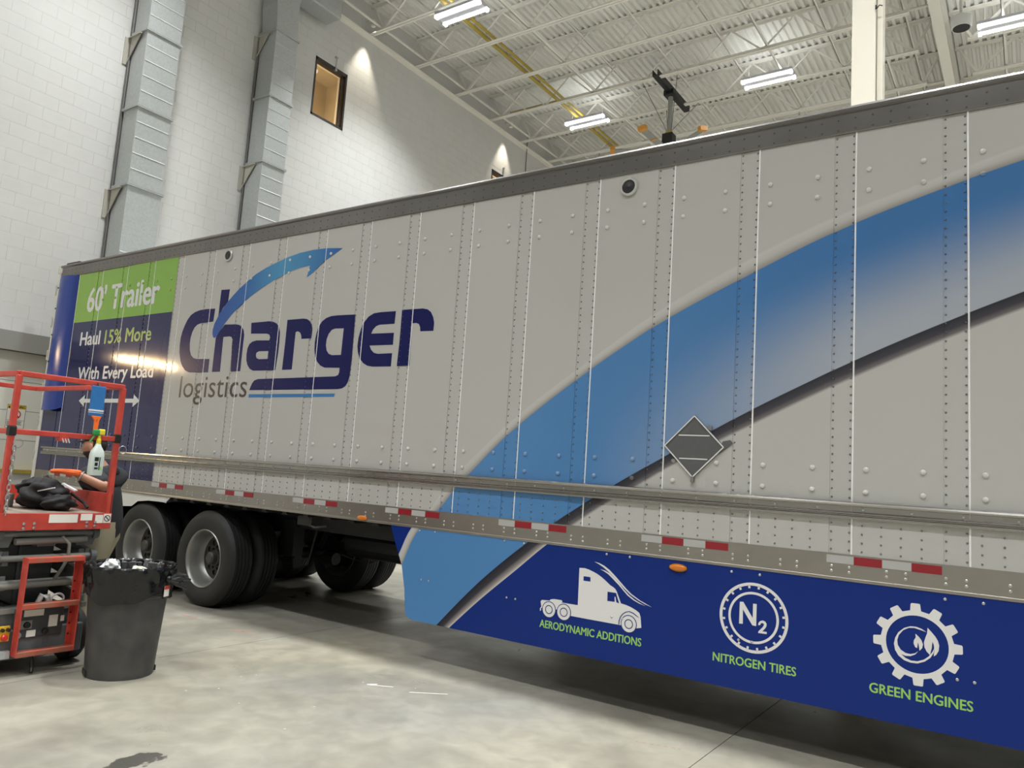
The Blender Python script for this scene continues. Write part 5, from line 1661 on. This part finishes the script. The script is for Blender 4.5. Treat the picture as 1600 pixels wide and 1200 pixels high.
# hands with five fingers each
def hand(mb, wrist, fwd, up, thumb_side, grow=0.0, curl=0.35):
    fwd = fwd.normalized()
    sd = fwd.cross(up).normalized() * thumb_side
    up = sd.cross(fwd).normalized() if thumb_side > 0 else fwd.cross(sd).normalized()
    palm = wrist + fwd * 0.085
    for k, (o, l) in enumerate(((0.032, 0.074), (0.011, 0.084), (-0.012, 0.078), (-0.033, 0.062))):
        c0 = wrist - fwd * (0.06 if grow else 0.0) + sd * o * 0.55
        b0 = palm + sd * o
        p1 = b0 + (fwd * math.cos(curl * 0.4) - up * math.sin(curl * 0.4) + sd * o * 3) * l * 0.5
        p2 = p1 + (fwd * math.cos(curl) - up * math.sin(curl) + sd * o * 3) * l * 0.32
        p3 = p2 + (fwd * math.cos(curl * 1.8) - up * math.sin(curl * 1.8) + sd * o * 3) * l * 0.25
        mesh_to(mb, skin_mesh('f', [c0, wrist + fwd * 0.035 + sd * o * 0.8, b0, p1, p2, p3], [(0, 1), (1, 2), (2, 3), (3, 4), (4, 5)], [0.019 + grow, 0.017 + grow, 0.0125 + grow, 0.0105 + grow, 0.0095 + grow, 0.008 + grow], 1))
    t0 = wrist + fwd * 0.03 + sd * 0.024
    t1 = t0 + fwd * 0.032 + sd * 0.026 - up * 0.006
    t2 = t1 + fwd * 0.034 + sd * 0.008 - up * 0.006
    mesh_to(mb, skin_mesh('t', [t0, t1, t2], [(0, 1), (1, 2)], [0.013 + grow, 0.011 + grow, 0.009 + grow], 1))
fL = (Vector((1.90, -2.13, 1.40)) - wrL)
hand(body, wrL, fL, Vector((0, 0, 1)), 1, 0.0, 0.18)
hand(body, wrR, F - UP * 0.2, UP, -1, 0.0, 0.5)
# head, built in its own frame: x forward, y left, z up
hf = (F - UP * 0.10).normalized()
hl = LFT
hu = hf.cross(hl).normalized()
HM = Matrix((hf, hl, hu)).transposed()
HC = base + Vector((0, 0, 1.60)) + F * 0.145
def H(x, y, z):
    return HC + HM @ Vector((x, y, z))
hv, hfc = [], []
n, m = 24, 18
for j in range(m + 1):
    th = math.pi * j / m
    for k in range(n):
        a = 2 * math.pi * k / n
        x, y, z = math.sin(th) * math.cos(a), math.sin(th) * math.sin(a), math.cos(th)
        px, py, pz = x * 0.098, y * 0.076, z * 0.120
        if z < 0:
            py *= 1 + 0.28 * z
            if x < 0:
                px *= 1 + 0.55 * z
            else:
                px *= 1 + 0.06 * z
        if x > 0.72 and abs(y) < 0.22 and -0.30 < z < 0.12:          # nose ridge
            px += 0.026 * (1 - abs(y) / 0.22) * (0.4 + (0.12 - z) * 1.6) * (1 if z > -0.2 else 0.4)
        if 0.05 < z < 0.22 and x > 0.6:                                # eye sockets
            px -= 0.007 * max(0, math.sin(abs(y) * 4.2))
        if -0.62 < z < -0.42 and x > 0.7:                              # lips
            px += 0.006
        hv.append(H(px, py, pz))
for j in range(m):
    for k in range(n):
        hfc.append((j * n + k, (j + 1) * n + k, (j + 1) * n + (k + 1) % n, j * n + (k + 1) % n))
body.add(hv, hfc)
for s in (-1, 1):
    e = MB().sphere((0, 0, 0), 1.0, 12, 8, (0.018, 0.008, 0.032))
    body.add([H(v[0] - 0.008, v[1] + s * 0.077, v[2] - 0.012) for v in e.v], e.f)
worker = body.build('person', M_skin, smooth=True)
tag(worker, 'person in black hoodie and cap with an orange glove leaning over the lift deck', 'person')
for s in (-1, 1):
    e = MB().sphere((0, 0, 0), 1.0, 10, 8, (0.009, 0.013, 0.009))
    eye = MB().add([H(v[0] + 0.080, v[1] + s * 0.032, v[2] + 0.014) for v in e.v], e.f).build('eye', M_white, worker, smooth=True)
    e = MB().sphere((0, 0, 0), 1.0, 8, 6, (0.004, 0.006, 0.006))
    MB().add([H(v[0] + 0.0875, v[1] + s * 0.032, v[2] + 0.014) for v in e.v], e.f).build('iris', M_hair, eye)
    MB().bar(H(0.092, s * 0.016, 0.034), H(0.082, s * 0.05, 0.032), 0.008, 0.006).build('eyebrow', M_hair, worker)
MB().bar(H(0.094, -0.02, -0.062), H(0.094, 0.02, -0.062), 0.006, 0.005).build('mouth', mat('lip', rgb(132, 82, 72), 0.5), worker)
# beard and hair shells
def shell(cond, grow, name, material):
    vv = [H(0, 0, 0) + (p - H(0, 0, 0)) * grow for p in hv]
    ff = []
    for j in range(m):
        for k in range(n):
            a = 2 * math.pi * (k + 0.5) / n
            th = math.pi * (j + 0.5) / m
            if cond(math.sin(th) * math.cos(a), math.sin(th) * math.sin(a), math.cos(th)):
                ff.append((j * n + k, (j + 1) * n + k, (j + 1) * n + (k + 1) % n, j * n + (k + 1) % n))
    o = MB().add(vv, ff).build(name, material, worker, smooth=True)
    so = o.modifiers.new('solid', 'SOLIDIFY')
    so.thickness = 0.006
    return o
shell(lambda x, y, z: z < -0.28 and x > -0.15 and not (x > 0.7 and -0.6 < z < -0.4 and abs(y) < 0.25), 1.035, 'beard', M_hair)
shell(lambda x, y, z: (x < -0.15 and z > -0.35), 1.04, 'hair', M_hair)
cap = shell(lambda x, y, z: z > 0.30, 1.10, 'cap', M_cap)
bp_ = []
nb = 10
for k in range(nb + 1):
    a = -1.15 + 2.3 * k / nb
    bp_.append((math.cos(a), math.sin(a)))
v = [H(0.085 * c + 0.01, 0.08 * s, 0.052) for c, s in bp_] + [H(0.165 * c + 0.005, 0.085 * s, 0.036 + 0.012 * c) for c, s in bp_]
f = [(k, k + 1, nb + 2 + k, nb + 1 + k) for k in range(nb)]
o = MB().add(v, f).build('cap_brim', M_cap, worker, smooth=True)
so = o.modifiers.new('solid', 'SOLIDIFY')
so.thickness = 0.005
# clothes
hood = MB()
mid = elL + (shL - elL) * 0.12
upb = che + UP * 0.09 + F * 0.02
mesh_to(hood, skin_mesh('h', [pel - UP * 0.11, wai, che, upb, nek - UP * 0.01, shL, mid, shR, elR, wrR + (elR - wrR) * 0.15], [(0, 1), (1, 2), (2, 3), (3, 4), (3, 5), (5, 6), (3, 7), (7, 8), (8, 9)], [0.168, 0.16, 0.178, 0.150, 0.092, 0.098, 0.074, 0.098, 0.066, 0.048]))
hood.build('hoodie', M_hood, worker, smooth=True)
hd = MB()
mesh_to(hd, skin_mesh('hh', [nek - F * 0.03 + LFT * 0.088 - UP * 0.02, nek - F * 0.085 + LFT * 0.06 - UP * 0.015, nek - F * 0.11 - UP * 0.02, nek - F * 0.085 - LFT * 0.06 - UP * 0.015, nek - F * 0.03 - LFT * 0.088 - UP * 0.02], [(0, 1), (1, 2), (2, 3), (3, 4)], [0.036, 0.05, 0.062, 0.05, 0.036]))
hd.build('hood', M_hood, worker, smooth=True)
tr = MB()
for hp, kn_, an_ in ((hipL, knL, anL), (hipR, knR, anR)):
    tr.tube([hp + UP * 0.14, hp + UP * 0.02, (hp + kn_) / 2, kn_, (kn_ + an_) / 2, an_ - UP * 0.02], [0.125, 0.130, 0.108, 0.086, 0.080, 0.078], 18)
tr.build('trousers', M_trou, worker, smooth=True)
for an, to in ((anL, toL), (anR, toR)):
    s_ = MB()
    mesh_to(s_, skin_mesh('s', [an - F * 0.05 - UP * 0.035, an + F * 0.05 - UP * 0.03, to + F * 0.01 + UP * 0.0], [(0, 1), (1, 2)], [0.052, 0.05, 0.042]))
    z0 = min(p[2] for p in s_.v)
    s_.v = [(p[0], p[1], max(p[2] - z0, 0.0)) for p in s_.v]
    s_.build('boot', M_cap, worker, smooth=True)
gl = MB()
hand(gl, wrL, fL, Vector((0, 0, 1)), 1, 0.007, 0.18)
gl.build('glove', M_glove, worker, smooth=True)
d = (wrL - elL).normalized()
c = wrL - d * 0.06
u = d.cross(UP).normalized()
w_ = d.cross(u)
MB().tube([c + (u * math.cos(a) + w_ * math.sin(a)) * 0.040 for a in [2 * math.pi * k / 20 for k in range(21)]], 0.004, 6).build('bracelet', M_chrome, worker)
